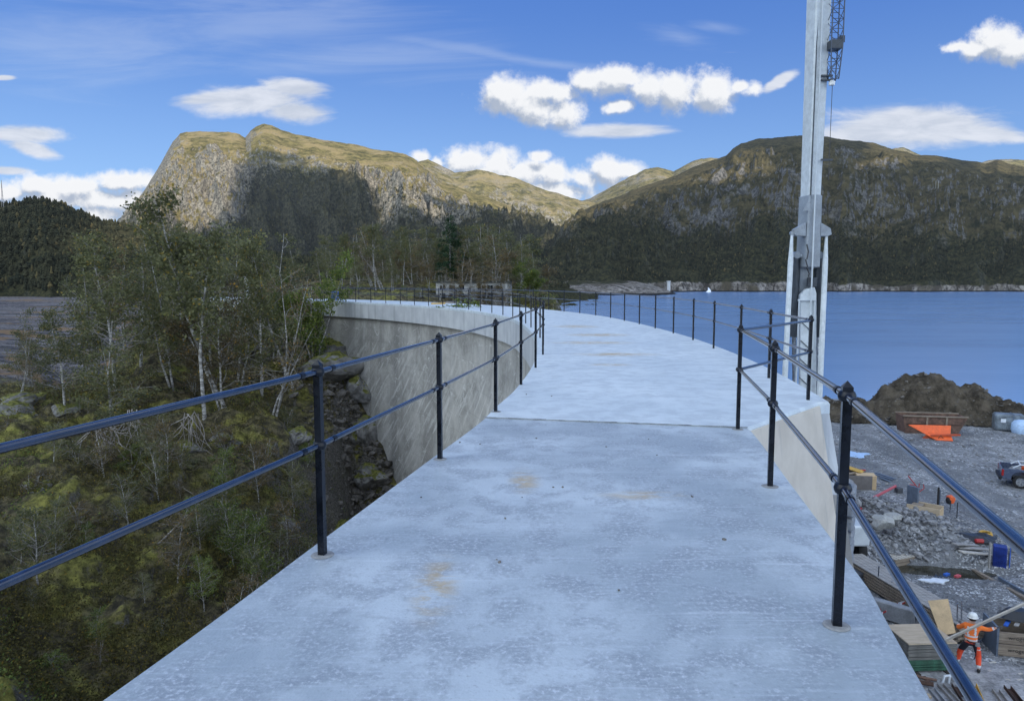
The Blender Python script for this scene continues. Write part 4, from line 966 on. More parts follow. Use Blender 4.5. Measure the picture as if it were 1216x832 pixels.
# broken rock dump round the pool
n = 4200; cx = np.where(R.random(n) < .75, R.normal(18.0, 1.9, n), R.normal(15.6, 1.1, n)); cy = np.where(cx > 16.6, R.normal(33.4, 1.9, n), R.normal(34.5, 2.4, n)); z = yz(cx, cy)
s = (.045+.15*R.random(n)**2.2)*np.where(R.random(n) < .04, 2.2, 1)
ok = ~((np.abs(cx-18) < 2.4) & (np.abs(cy-29.6) < .7)) & (cy > 29)
rocks('rubble', np.c_[cx, cy, z+s*.25][ok], s[ok], M['rock'], 'heap of angular grey blasted rock beside the muddy pool', 'loose rock', sub=1)
for (px, py, w, c) in [(1060, 622, .42, 'pale square boulder standing out on the rubble heap'), (1046, 628, .55, 'large dark slab of rock left of the pale square boulder')]:
    p = G(px, py); me = rock_mesh(60+px, 3); o = link('boulder', me, mat('rock_tone', col=(.36, .36, .35) if 'pale' in c else (.09, .09, .10), rough=.9, bump=.4)); o.location = p+Vector((0, 0, .35)); o.scale = (w, w, w*1.1 if 'pale' in c else w*.7); tag(o, c, 'boulder')
mb = MB(); mb.add([(18+3.2*math.cos(a)-.2, 29.7+1.25*math.sin(a), -10.78) for a in np.linspace(0, 2*PI, 24)[:-1]], [tuple(range(23))]); o = one(mb, 'pool', M['mud'], None, None); o['kind'] = 'structure'
# ---- rusty skip with ribs
c = G(1104, 513); rt = empty('skip', c, -.16, 'long rusty brown open skip standing in front of the earth heap', 'skip')
def shell(mb, bot, top, t, m=0, y0=-1, y1=1, h=1.9):
    x0b, x1b = bot; x0, x1 = top
    mb.prism([(x0b, 0), (x1b, 0), (x1, h), (x0, h)], y0, y0+t, m); mb.prism([(x0b, 0), (x1b, 0), (x1, h), (x0, h)], y1-t, y1, m)
    mb.add([(x0b, y0+t, 0), (x0b, y1-t, 0), (x0, y1-t, h), (x0, y0+t, h), (x0b+t, y0+t, 0), (x0b+t, y1-t, 0), (x0+t, y1-t, h), (x0+t, y0+t, h)], [(0, 1, 2, 3), (7, 6, 5, 4), (0, 3, 7, 4), (1, 5, 6, 2), (3, 2, 6, 7), (0, 4, 5, 1)], m)
    mb.add([(x1b-t, y0+t, 0), (x1b-t, y1-t, 0), (x1-t, y1-t, h), (x1-t, y0+t, h), (x1b, y0+t, 0), (x1b, y1-t, 0), (x1, y1-t, h), (x1, y0+t, h)], [(0, 1, 2, 3), (7, 6, 5, 4), (0, 3, 7, 4), (1, 5, 6, 2), (3, 2, 6, 7), (0, 4, 5, 1)], m)
rt.scale = (.8, .85, .85); mb = MB(); shell(mb, (-2.7, 2.15), (-2.95, 3.0), .07, h=1.65); mb.build('body', M['rust'], rt)
mb = MB(); mb.box((-.27, 0, .08), (4.7, 1.84, .1)); mb.build('floor', M['rust_dark'], rt)
for x in (-.75, 1.05): MB().prism([(x-.08, .05), (x+.08, .05), (x+.1, 1.62), (x-.06, 1.62)], -1.09, -1.002).build('rib', M['oldwood'], rt)
MB().box((-.1, -1.03, .95), (5.1, .05, .07)).build('side_rail', M['rust_dark'], rt)
MB().box((.02, -1.03, 1.70), (6.0, .16, .11)).box((.02, 1.0, 1.70), (6.0, .12, .10)).build('rim', M['oldwood'], rt)
# ---- orange scoop lying on its side
c = G(1112, 521); rt = empty('digger_scoop', c, -.35, 'bright orange steel scoop lying tipped in front of the rusty skip', 'scoop')
mb = MB(); t = .05
P0 = [(-1.9, .25, .95), (1.0, .35, 1.05), (.9, -.1, .45), (.95, -.75, .12), (-.15, -.75, .08), (-1.1, -.1, .55)]
mb.add(P0, [(0, 1, 2, 5), (5, 2, 3, 4)]); mb.add([(x, y, z-t) for x, y, z in P0], [(5, 2, 1, 0), (4, 3, 2, 5)])
mb.f += [(0, 6, 7, 1), (1, 7, 8, 2), (2, 8, 9, 3), (3, 9, 10, 4), (4, 10, 11, 5), (5, 11, 6, 0)]; mb.m += [0]*6; mb.build('plate', M['orange'], rt)
MB().prism([(-1.0, .02), (.9, .02), (.8, .35), (-.6, .5)], -.2, -.14).build('side_plate', M['orange_dark'], rt)
MB().beam((-.5, -.5, .34), (1.5, -.35, .5), .16, .12).build('cutting_edge', M['orange_dark'], rt)
MB().tube([(.0, -.62, .2), (.15, -.66, .38), (.35, -.6, .2)], .03, 6).build('hook', M['rust_dark'], rt)
# ---- pickup truck
c = G(1187, 573); rt = empty('pickup_truck', c, -.50, 'grey blue pickup truck with a ladder rack in its bed at the yard edge', 'pickup truck')
hw = .92
mb = MB(); mb.prism([(0, .52), (0, 1.02), (.06, 1.12), (1.75, 1.12), (1.75, .62), (1.42, .56), (1.36, .80), (1.18, .95), (.92, .99), (.66, .93), (.50, .78), (.44, .52)], -hw, -hw+.07); mb.prism([(0, .52), (0, 1.02), (.06, 1.12), (1.75, 1.12), (1.75, .62), (1.42, .56), (1.36, .80), (1.18, .95), (.92, .99), (.66, .93), (.50, .78), (.44, .52)], hw-.07, hw); mb.build('bed_side', M['truck_paint'], rt, bevel=.015)
MB().box((.0, 0, .8), (.06, 1.7, .56)).build('tailgate', M['truck_paint'], rt, bevel=.015)
MB().box((.9, 0, .72), (1.7, 1.7, .06)).build('bed_floor', M['truck_dark'], rt)
MB().box((-.08, 0, .52), (.16, 1.8, .2)).build('bumper', M['truck_dark'], rt, bevel=.03)
for s in (-1, 1): MB().box((.02, s*(hw-.05), .86), (.12, .14, .38)).build('tail_light', M['tail'], rt, bevel=.02)
mb = MB(); mb.prism([(1.77, .5), (1.77, 1.12), (1.85, 1.75), (3.0, 1.78), (3.75, 1.15), (4.95, 1.02), (5.15, .8), (5.15, .45), (4.75, .45), (4.68, .78), (4.45, .95), (4.15, .95), (3.9, .78), (3.84, .42), (2.0, .42)], -hw, hw); mb.build('cab', M['truck_paint'], rt, bevel=.03)
for s in (-1, 1): MB().prism([(1.95, 1.2), (1.98, 1.66), (2.95, 1.68), (3.5, 1.2)], s*hw-.004 if s < 0 else hw-.004, s*hw+.004 if s < 0 else hw+.004).build('side_window', M['glass'], rt)
for x in (.93, 4.30):
    for s in (-1, 1):
        w = MB().lathe((x, s*(hw-.14), .39), [(.25, -.12), (.36, -.12), (.39, -.07), (.39, .07), (.36, .12), (.25, .12)], 20, axis='Y').build('wheel', M['tyre'], rt, smooth=True)
        rm = MB(); rm.lathe((x, s*(hw-.10), .39), [(.001, .05*s), (.07, .06*s), (.08, .02*s), (.22, .02*s), (.25, .08*s), (.255, -.1)], 20, axis='Y')
        for k in range(6):
            a = k*PI/3; rm.beam((x+.06*math.cos(a), s*(hw-.06), .39+.06*math.sin(a)), (x+.23*math.cos(a), s*(hw-.05), .39+.23*math.sin(a)), .05, .03)
        rm.build('rim', M['alloy'], w)
o = MB().tube([(.55, -.6, 1.14), (.9, -.6, 1.36), (1.3, -.6, 1.36)], .035, 8).tube([(.55, .5, 1.14), (.9, .5, 1.36), (1.3, .5, 1.36)], .035, 8).tube([(.9, -.62, 1.36), (.9, .52, 1.36)], .035, 8).build('rack', M['white_sheet'], rt)
tag(MB().box((0, 0, .2), (.55, .35, .36)).build('orange_toolbox', M['orange'], None, loc=c+Matrix.Rotation(-.5, 3, 'Z') @ Vector((1.35, .1, .76)), bevel=.03), 'orange tool box in the bed of the pickup truck', 'tool box')
# ---- bundles at the right, under the heap
c = G(1197, 511); rt = empty('wrapped_bale', c, -.4, 'blue grey wrapped cube bale beside the foot of the earth heap', 'bale')
mb = MB().box((0, 0, .72), (2.1, 1.3, 1.35)); mb.build('wrapping', mat('grey_wrap', col=(.16, .19, .22), rough=.35, var=.35, scale=2, bump=.5), rt, bevel=.12)
MB().box((-.5, -.66, .9), (.35, .01, .3)).build('tag_sheet', M['white_sheet'], rt); MB().box((0.2, 0, .74), (.06, 1.34, 1.40)).build('strap', M['steel_blue'], rt, bevel=.08)
c = G(1212, 514); mb = MB(); mb.lathe((0, 0, 0), [(.01, 0), (.62, .02), (.70, .3), (.66, .8), (.5, 1.0), (.2, 1.08), (.01, 1.1)], 14)
o = mb.build('white_sack', M['blue_sheet'], None, loc=c, smooth=True); tag(o, 'plump pale blue bulk sack right of the wrapped bale', 'sack')
p = G(1016, 540); mb = MB(); pts = [(p.x+.9*math.cos(a)*(1+.3*math.sin(3*a+1)), p.y+.8*math.sin(a)*(1+.35*math.cos(4*a))+.2*math.cos(a), p.z+.05) for a in np.linspace(0, 2*PI, 19)[:-1]]
mb.add(pts+[(x, y, z-.04) for x, y, z in pts], [tuple(range(18))]+[(k, (k+1) % 18, 18+(k+1) % 18, 18+k) for k in range(18)]); one(mb, 'plastic_sheet', M['blue_sheet'], 'pale blue sheet lying flat on the gravel beyond the crate', 'sheet')
# ---- open crate and carton beside the end wall
c = G(1012, 578); rt = empty('open_crate', c, -.15, 'dark open steel crate with red edge, next to the pale carton', 'crate')
mb = MB(); shell(mb, (-.9, .9), (-.9, .9), .05, y0=-.6, y1=.6, h=.85); mb.build('sides', mat('taupe_steel', col=(.16, .145, .14), rough=.7), rt); MB().box((0, .0, .1), (1.7, 1.1, .06)).build('bottom', M['rust_dark'], rt)
MB().beam((-.9, .62, .88), (.9, .62, .9), .06, .06).build('red_bar', M['red'], rt); MB().beam((-.6, -.3, .8), (.5, .3, .86), .14, .08).build('board', M['oldwood'], rt)
c = G(1027, 579); rt = empty('carton', c, -.25, 'pale tan carton with an open orange flap at the end of the dark crate', 'carton'); MB().box((0, 0, .42), (1.05, .8, .84)).build('box', M['carton'], rt, bevel=.02)
MB().beam((-.1, .3, .87), (-1.1, .9, 1.05), .6, .03).build('flap', M['yellow'], rt)
c = G(1006, 586); MB_ = MB().lathe((0, 0, 0), [(.01, -.5), (.36, -.5), (.38, -.48), (.38, -.2), (.40, -.18), (.38, -.16), (.38, .16), (.40, .18), (.38, .2), (.38, .48), (.36, .5), (.01, .5)], 18, axis='X')
o = MB_.build('barrel', M['grey_paint'], None, loc=c+Vector((0, 0, .4)), smooth=True); o.rotation_euler = (0, 0, 1.1); tag(o, 'light grey barrel lying on its side in front of the dark crate', 'barrel')
def plank_between(a, b, w, h, m, label, name='plank', group=None, cat='plank', up=(0, 0, 1)):
    return one(MB().beam(a, b, w, h, up=up), name, m, label, cat, group, bevel=.006)
for a, b in [((1036, 563), (1060, 571)), ((1040, 562), (1063, 570)), ((1045, 568), (1057, 573))]:
    plank_between(G(*a, up=.06), G(*b, up=.08), .16, .05, M['steel_blue'], 'bluish plank in the small pile right of the carton', group='planks right of the carton')
plank_between(G(1034, 566, .05), G(1044, 575, .05), .22, .05, M['greywood'], 'grey brown plank nearest the carton', name='plank')
# red pipe
o = one(MB().tube([G(1008, 622, .25), G(1036, 603, .55), G(1063, 584, .35)], .075, 10), 'pipe', M['pink'], 'long faded red pipe lying slantwise over the rubble', 'pipe', smooth=True)
p = G(1067, 585); one(MB().box((p.x, p.y, p.z+.16), (.36, .3, .32), rz=.2), 'black_block', M['slate'], 'small dark block at the upper end of the red pipe', 'block', bevel=.02)
p = G(1013, 626); rt = empty('canister', p, .3, 'small red and blue canister lying by the lower end of the red pipe', 'canister'); MB().lathe((0, 0, .14), [(.01, -.2), (.13, -.2), (.14, 0), (.13, .02), (.01, .03)], 12, axis='X').build('body', M['blue_bright'], rt); MB().lathe((0, 0, .14), [(.01, .03), (.13, .035), (.12, .2), (.04, .24), (.01, .25)], 12, axis='X').build('cap', M['red'], rt)
# wooden trough, dark panel, red stand, posts
c = G(1098, 612); rt = empty('wooden_trough', c, -.75, 'open box of pale boards lying on the rubble', 'trough')
for y in (-.42, .42): MB().box((0, y, .3), (1.5, .05, .55)).build('side_board', M['ply'], rt, bevel=.005)
MB().box((.72, 0, .26), (.05, .79, .5)).build('end_board', M['carton'], rt, bevel=.005); MB().box((0, 0, .06), (1.4, .79, .05)).build('bottom_board', M['plank'], rt); MB().box((-.35, 0, .5), (.5, .8, .05)).build('cross_board', M['oldwood'], rt)
p = G(1083, 607); one(MB().box((p.x, p.y, p.z+.68), (.12, .62, 1.35), rz=.4), 'upright_panel', M['steel_blue'], 'upright dark grey panel left of the wooden box', 'panel', bevel=.01)
p = G(1090, 596); rt = empty('rebar_stand', p, 0, 'thin red branching steel stand behind the wooden box', 'stand')
MB().tube([(0, 0, 0), (0, 0, .75), (-.55, .1, 1.45)], .028, 6).build('stem', M['red'], rt); MB().tube([(0, 0, .55), (.3, 0, .78), (.25, 0, 1.0)], .022, 6).tube([(0, 0, .7), (.02, 0, 1.05)], .022, 6).build('arm', M['red'], rt); MB().tube([(-.2, .05, .95), (-.5, 0, 1.0)], .022, 6).build('arm', M['red'], rt)
p = G(1113, 608); rt = empty('pair_of_posts', p, 0, 'two short dark posts standing close together on the rubble', 'posts')
MB().tube([(0, 0, -.1), (0, 0, 1.35)], .05, 8).build('post', M['truck_dark'], rt); MB().tube([(.12, .05, -.1), (.12, .05, 1.2)], .035, 8).build('post', M['steel_blue'], rt); MB().tube([(0, 0, .3), (-.45, -.4, -.25)], .018, 6).build('brace', M['truck_dark'], rt)
p = G(1128, 608); rt = empty('float_marker', p, .3, 'round orange float with black end on a thin stick', 'marker'); MB().tube([(0, 0, 0), (0, 0, .55)], .02, 6).build('stick', M['truck_dark'], rt)
MB().lathe((0, 0, .72), [(.01, -.26), (.16, -.2), (.22, 0), (.19, .15), (.01, .22)], 14).build('float', M['orange'], rt, smooth=True); MB().lathe((-.1, 0, .68), [(.01, -.24), (.13, -.17), (.17, 0), (.12, .14), (.01, .18)], 10).build('end', M['truck_dark'], rt, smooth=True)
p = G(1136, 618); rt = empty('thin_tripod', p, 0, 'thin black tripod stick standing right of the orange float', 'tripod'); MB().tube([(0, 0, .1), (0, 0, .95)], .022, 6).build('rod', M['truck_dark'], rt)
for q in ((.45, -.35, -.3), (-.4, -.4, -.3), (.1, .4, 0)): MB().tube([(0, 0, .15), q], .014, 5).build('leg', M['truck_dark'], rt)
# blue bin and stakes
c = G(1186, 676); rt = empty('blue_skip_bin', c, -.55, 'tall deep blue plastic container with ribbed lower edge', 'container')
hb = topz(1186, 641, c.y)+10.5
MB().box((0, 0, hb/2+.04), (.50, .42, hb)).build('body', M['blue'], rt, bevel=.03)
for k in range(7): MB().box((-.21+k*.07, -.215, .22), (.03, .03, .4)).build('rib', M['blue'], rt)
MB().tube([(.36, -.1, 0), (.36, -.1, hb+.3)], .02, 6).build('rod', M['blue_bright'], rt)
for k, (a, b_) in enumerate([((1174, 678), 644), ((1198, 672), 655)]):
    p = G(*a); q = gy(a[0], b_, p.y); one(MB().beam(p, (p.x, p.y, q.z), .09, .05), 'stake', M['greywood'], ['grey wooden stake left of the blue container', 'grey wooden stake right of the blue container'][k], 'stake')
p = G(1156, 640); mb = MB(); V = [(p.x+1.1*math.cos(a)*(1+.2*math.sin(4*a)), p.y+.55*math.sin(a), p.z+.02) for a in np.linspace(0, 2*PI, 17)[:-1]]+[(p.x+.6*math.cos(a), p.y+.3*math.sin(a), p.z+.22+.06*math.sin(3*a)) for a in np.linspace(0, 2*PI, 17)[:-1]]
mb.add(V, [(k, (k+1) % 16, 16+(k+1) % 16, 16+k) for k in range(16)]+[tuple(range(16, 32))]); one(mb, 'black_tarpaulin', M['tarp_black'], 'crumpled black tarpaulin lying left of the yellow hose coil', 'tarpaulin')
p = G(1170, 639); mb = MB()
for k in range(4): mb.tube([(p.x+(.32-.03*k)*math.cos(a), p.y+(.32-.03*k)*math.sin(a), p.z+.07+.07*k) for a in np.linspace(0, 2*PI, 20)], .04, 6)
one(mb, 'hose_coil', M['yellow'], 'coil of ochre yellow hose between the black tarpaulin and the blue container', 'hose', smooth=True)
p = G(1163, 645); one(MB().lathe(p+Vector((0, 0, .12)), [(.01, -.2), (.1, -.18), (.1, .15), (.01, .2)], 10, axis='X'), 'red_can', M['red'], 'small red can in front of the black tarpaulin', 'can')
for a, b in [((1137, 652), (1174, 655)), ((1140, 657), (1176, 661)), ((1133, 648), (1160, 650))]:
    plank_between(G(*a, up=.1), G(*b, up=.12), .26, .05, M['plank'] if b[1] > 656 else M['greywood'], 'flat pale board lying on the ground left of the blue container', name='board', group='boards left of the blue container', cat='board')
plank_between(G(1149, 676, .1), G(1222, 716, .1), .16, .14, M['oldwood'], 'long brown square timber beam running to the right edge', name='timber_beam', cat='beam')
plank_between(G(1186, 688, .08), G(1222, 709, .08), .10, .12, M['steel_blue'], 'blue grey steel beam parallel to the long brown timber', name='steel_beam', cat='beam')
p = G(1110, 690); mb = MB(); pts = [(p.x+.55*math.cos(a)*(1+.3*math.sin(3*a)), p.y+.22*math.sin(a)*(1+.3*math.cos(5*a)), p.z+.05) for a in np.linspace(0, 2*PI, 15)[:-1]]; mb.add(pts+[(x, y, z-.05) for x, y, z in pts], [tuple(range(14))]+[(k, (k+1) % 14, 14+(k+1) % 14, 14+k) for k in range(14)]); one(mb, 'white_sheet', M['white_sheet'], 'crumpled white sheet at the near edge of the muddy pool', 'sheet')
for (px, py, m, l) in [(1124, 683, 'blue_bright', 'tiny bright blue scrap'), (1137, 685, 'pink', 'tiny red scrap')]:
    p = G(px, py, .05); one(MB().box(p, (.28, .14, .08), rz=.5), 'plastic_scrap', M[m], l+' near the white sheet by the pool', 'scrap')
# ---- long stack of timber
zt = -9.72; a0 = gz(1009, 655, zt); a1 = gz(1153, 738, zt); d = (a1-a0).normalized(); sd = Vector((d.y, -d.x, 0)); 
if sd.x < 0: sd = -sd
L = (a1-a0).length
for lay in range(6):
    for k in range(5):
        jx = random.uniform(-.12, .12); o_ = sd*(-.43+k*.2)+Vector((0, 0, -.06-lay*.115)); plank_between(a0+o_+d*(.05+jx), a1+o_+d*jx, .185, .085 if lay else .05, M['greywood'] if lay == 0 else M['oldwood'], 'long weathered timber plank in the big stack beside the dam foot', name='timber_plank', group='planks of the long timber stack')
    if lay < 5:
        for t in (.05, .35, .65, .95):
            q = a0+d*L*t+Vector((0, 0, -.113-lay*.115+.0)); one(MB().beam(q-sd*.5, q+sd*.46, .07, .024), 'spacer_batten', M['oldwood'], 'thin spacer batten between the layers of the long timber stack', 'batten', 'battens of the long timber stack')
for t in (.1, .5, .9): q = a0+d*L*t+Vector((0, 0, 0)); one(MB().beam((q.x-sd.x*.5, q.y-sd.y*.5, -10.455), (q.x+sd.x*.46, q.y+sd.y*.46, -10.455), .12, .1), 'bearer', M['bark_dark'], 'squat bearer block under the long timber stack', 'bearer', 'bearers of the long timber stack')
for k, (a, ty) in enumerate([((1042, 706), 672), ((1058, 713), 690)]):
    p = G(*a); q = gy(a[0], ty, p.y); one(MB().tube([p, (p.x, p.y, q.z)], .022, 6), 'steel_rod', M['chrome'], ['thin upright steel rod, the left of two beside the timber stack', 'thin upright steel rod, the right of two beside the timber stack'][k], 'rod')
# pallet behind the stack
c = G(1062, 669); rt = empty('pallet', c, .35, 'wooden pallet lying behind the long timber stack', 'pallet')
for k in range(6): MB().box((-.5+k*.2, 0, .46), (.15, 1.1, .03)).build('deck_board', M['plank'], rt)
for y in (-.5, 0, .5): MB().box((0, y, .22), (1.15, .1, .44)).build('runner', M['oldwood'], rt)
c = G(1020, 690); rt = empty('stack_of_slabs', c, .5, 'low stack of dark paving slabs near the dam foot left of the timber', 'slabs')
for k in range(3):
    for j in range(5): MB().box((-.5+j*.25, 0, .1+.17*k), (.23, .9-.1*k, .14)).build('slab', M['slate'], rt, bevel=.01)
one(MB().beam(G(1004, 683, .1), G(1025, 702, .1), .05, .05), 'red_bar', M['red'], 'thin red bar on the ground by the dark slabs', 'bar')
# cast footing beam
a = gz(1004, 700, -9.85); b = gz(1086, 724, -9.85); one(MB().beam(a-Vector((0, 0, .3)), b-Vector((0, 0, .3)), .32, .62), 'concrete_beam', M['conc_step'], 'smooth grey concrete beam lying between the dam foot and the timber stack', 'beam', bevel=.03)
# barrier tape between stakes
for k, (a, b, w) in enumerate([((1034, 738), (1084, 724), 1), ((1044, 740), (1074, 729), 0)]):
    A_, B_ = G(*a, up=.35), G(*b, up=.45); rt = empty('barrier_tape', A_, 0, ['longer red and white barrier tape strung low over the gravel', 'shorter red and white barrier tape strung low over the gravel'][k], 'tape')
    for j in range(8):
        p = (B_-A_)*(j/8); q = (B_-A_)*((j+1)/8); MB().beam(p, q, .012, .06).build('red_stripe' if j % 3 == 1 else 'white_stripe', M['red'] if j % 3 == 1 else M['white_sheet'], rt)
p = G(1040, 742); one(MB().box((p.x, p.y, p.z+.1), (.12, .03, .2), rz=-.3), 'white_peg', M['white_sheet'], 'small white survey peg beside the barrier tape', 'peg')
# ---- stack of form panels: green ones below, grey above, plywood on top
fl = G(1077, 801); Y0 = fl.y; ht = topz(1077, 764, Y0)+10.5; br_ = G(1135, 799); ux = (br_-fl); ux.z = 0; ux.normalize(); uy = Vector((-ux.y, ux.x, 0)); wL = 1.55; dL = 1.25
nS = 22; th = (ht-.10)/nS
for k in range(nS):
    c = fl+ux*(wL/2+random.uniform(-.03, .03))+uy*(dL/2+random.uniform(-.03, .03)); c.z = -10.5+.10+th*(k+.5)
    m = M['greenboard'] if k < 9 else (M['ply'] if k == nS-1 else M['greyboard']); rz = math.atan2(ux.y, ux.x)+random.uniform(-.008, .008)
    lab = ('green edged form panel in the lower part of the square panel stack', 'green form panels of the square stack') if k < 9 else (('clean plywood sheet lying on top of the square panel stack', None) if k == nS-1 else ('grey form panel in the upper part of the square panel stack', 'grey form panels of the square stack'))
    o = one(MB().box((0, 0, 0), (wL, dL, th*.80)), 'form_panel', m, lab[0], 'panel', lab[1]); o.location = c; o.rotation_euler = (0, 0, rz)
for j in (.2, .8): one(MB().beam(fl+ux*wL*j+Vector((0, 0, .05))-uy*.15, fl+ux*wL*j+uy*(dL+.1)+Vector((0, 0, .05)), .1, .095), 'bearer', M['bark_dark'], 'bearer block under the square panel stack', 'bearer', 'bearers of the square panel stack')
# leaning plywood sheet behind
a = gz(1119, 755, -9.9); a.y += .2; pl = MB(); A1 = gy(1128, 752, a.y); Bq = [gy(1117, 754, a.y), gy(1135, 751, a.y), gy(1126, 711, a.y+.5), gy(1102, 713, a.y+.5)]
pl.add(Bq+[q+Vector((.01, .03, 0)) for q in Bq], [(0, 1, 2, 3), (7, 6, 5, 4), (0, 4, 5, 1), (1, 5, 6, 2), (2, 6, 7, 3), (3, 7, 4, 0)]); one(pl, 'plywood_sheet', M['carton'], 'tilted bare plywood sheet propped behind the worker', 'plywood sheet')
for k, (px, ty, by) in enumerate([(1137, 716, 752), (1142, 712, 750)]):
    p = gz(px, by, -10.2); q = gy(px, ty, p.y); one(MB().tube([(p.x, p.y, -10.5), q], .022, 6), 'steel_rod', M['chrome'], ['thin steel rod right behind the leaning plywood, the left of two', 'thin steel rod behind the leaning plywood, the right of two'][k], 'rod')
# ---- printed packing crate at the right edge
c = G(1184, 778); rz = -.22; rt = empty('packing_crate', c, rz, 'wooden packing crate with black printed lettering and a dark end, full of offcuts', 'crate')
hc = topz(1184, 747, c.y)+10.5
MB().box((.75, 0, .22), (1.5, .04, hc*.42)).build('front_board', M['oldwood'], rt); MB().box((.75, 0, .22+hc*.46), (1.5, .04, hc*.42)).build('front_board', M['oldwood'], rt)
MB().box((.75, 1.0, hc*.5), (1.5, .04, hc*.9)).build('back_board', M['oldwood'], rt); MB().box((.75, .5, .1), (1.5, .95, .04)).build('bottom', M['bark_dark'], rt)
MB().box((-.05, .45, hc*.5+.05), (.06, 1.1, hc+.1)).build('end_panel', M['steel_blue'], rt); MB().box((1.5, .5, hc*.5), (.05, .95, hc*.9)).build('end_panel', M['oldwood'], rt)
for z_ in (.24, .24+hc*.46):
    cu = bpy.data.curves.new('lettering', 'FONT'); cu.body = 'wroger |wa'; cu.size = .19; cu.extrude = .002
    tmp = bpy.data.objects.new('lettering', cu); COL.objects.link(tmp); bpy.context.view_layer.update(); me = bpy.data.meshes.new_from_object(tmp.evaluated_get(bpy.context.evaluated_depsgraph_get())); bpy.data.objects.remove(tmp)
    o = link('lettering', me, M['ink'], rt, (.28, -.025, z_-.06)); o.rotation_euler = (PI/2, 0, 0)
for k in range(4): p = c+Matrix.Rotation(rz, 3, 'Z') @ Vector((.25+.3*k, .15, hc+.08+.03*k)); q = c+Matrix.Rotation(rz, 3, 'Z') @ Vector((.75+.3*k, .95, hc+.06+.03*k)); one(MB().beam(p, q, .12, .04), 'offcut', [M['blue_bright'], M['greywood'], M['yellow'], M['yellow']][k], ['bright blue batten lying across the printed crate', 'grey batten lying across the printed crate', 'left yellow board lying on the printed crate', 'right yellow board lying on the printed crate'][k], 'offcut')
V = [Vector((.45+.28*math.cos(a)*2, .6+.4*math.sin(a), hc+.05)) for a in np.linspace(0, 2*PI, 13)[:-1]]; mb = MB(); mb.add([c+Matrix.Rotation(rz, 3, 'Z') @ (v+Vector((.35, .1, .12))) for v in V]+[c+Matrix.Rotation(rz, 3, 'Z') @ (Vector((.8, .75, hc+.42))+(v-Vector((.45, .6, hc+.05)))*.5) for v in V], [(k, (k+1) % 12, 12+(k+1) % 12, 12+k) for k in range(12)]+[tuple(range(12, 24))]); one(mb, 'plastic_bag', M['tarp_black'], 'shiny black plastic bag lying in the printed crate', 'bag')
# ---- steel sections and pipes at the bottom
for k, (a, b, w, h, m, l) in enumerate([((1073, 798), (1104, 812), .06, .06, 'rust', 'upper bent rusty bar by the dam foot'), ((1072, 808), (1112, 812), .07, .06, 'rust', 'lower rusty bar by the dam foot'), ((1078, 818), (1108, 819), .12, .08, 'rust_dark', 'short dark rusty bar below the two bent ones')]):
    A_, B_ = G(*a, up=.08+.05*k), G(*b, up=.08+.05*k); mid_ = (A_+B_)/2+Vector((0, .12, 0)); one(MB().tube([A_, mid_, B_], w*.6, 8), 'rusty_bar', M[m], l, 'bar', smooth=True)
for k, (a, b, m) in enumerate([((1106, 822), (1122, 842), 'conc_step'), ((1116, 816), (1140, 842), 'greywood'), ((1134, 817), (1150, 842), 'rust_dark'), ((1182, 823), (1196, 842), 'greywood'), ((1196, 819), (1214, 842), 'rust_dark'), ((1155, 816), (1166, 842), 'yellow')]):
    A_, B_ = G(*a, up=.1), G(*b, up=.1); lab = ['light grey channel section, leftmost of the sections at the bottom edge', 'grey channel section right of the leftmost one', 'rust brown channel section beneath the blue rail', 'grey channel section behind the worker to the right', 'brown channel section, rightmost on the concrete floor', 'yellowish batten under the railing'][k]
    rt = empty('channel_section', A_, 0, lab, 'steel section'); dd_ = B_-A_
    x_ = dd_.cross(Vector((0, 0, 1))).normalized()*.09
    MB().beam((0, 0, -.05), dd_+Vector((0, 0, -.05)), .2, .02).build('web', M[m], rt); MB().beam(x_, dd_+x_, .02, .12).build('flange', M[m], rt); MB().beam(-x_, dd_-x_, .02, .12).build('flange', M[m], rt)
p = G(1128, 812); mb = MB(); mb.tube([(p.x-.22, p.y, p.z+.05), (p.x-.18, p.y, p.z+.26), (p.x+.1, p.y, p.z+.30), (p.x+.24, p.y, p.z+.1)], .035, 8); mb.tube([(p.x-.05, p.y-.02, p.z+.03), (p.x-.03, p.y-.02, p.z+.28)], .03, 8); one(mb, 'bent_bracket', M['white_sheet'], 'small white bent bracket lying on the steel sections', 'bracket', smooth=True)
p = G(1094, 829); one(MB().box((p.x, p.y, p.z+.08), (.5, .16, .1), rz=-.1), 'wood_block', M['ply'], 'short pale wood block at the bottom edge', 'block')
for k, (a, b) in enumerate([((1164, 791), (1182, 787)), ((1158, 783), (1166, 790)), ((1186, 806), (1200, 809)), ((1200, 810), (1214, 808)), ((1092, 798), (1099, 806)), ((1120, 797), (1130, 804)), ((1170, 800), (1176, 797)), ((1205, 803), (1213, 801))]):
    plank_between(G(*a, up=.03), G(*b, up=.05), .08, .03, M['plank'] if k not in (4, 5) else M['rust_dark'], 'thin wood splinter lying on the floor around the worker', name='wood_scrap', group='wood scraps around the worker', cat='scrap')
# smooth floor the worker stands on
mb = MB(); pts = [G(px, py) for px, py in [(1060, 792), (1150, 783), (1240, 800), (1300, 870), (1060, 870)]]; mb.add([(p.x, p.y, -10.44) for p in pts]+[(p.x, p.y, -10.6) for p in pts], [(0, 1, 2, 3, 4)]+[(k, (k+1) % 5, 5+(k+1) % 5, 5+k) for k in range(5)])
FLOORM = mat('dusty_floor', col=(.34, .335, .34), rough=.85, var=.3, scale=1.3, bump=.3)
o = mb.build('yard_slab', FLOORM); o['kind'] = 'structure'
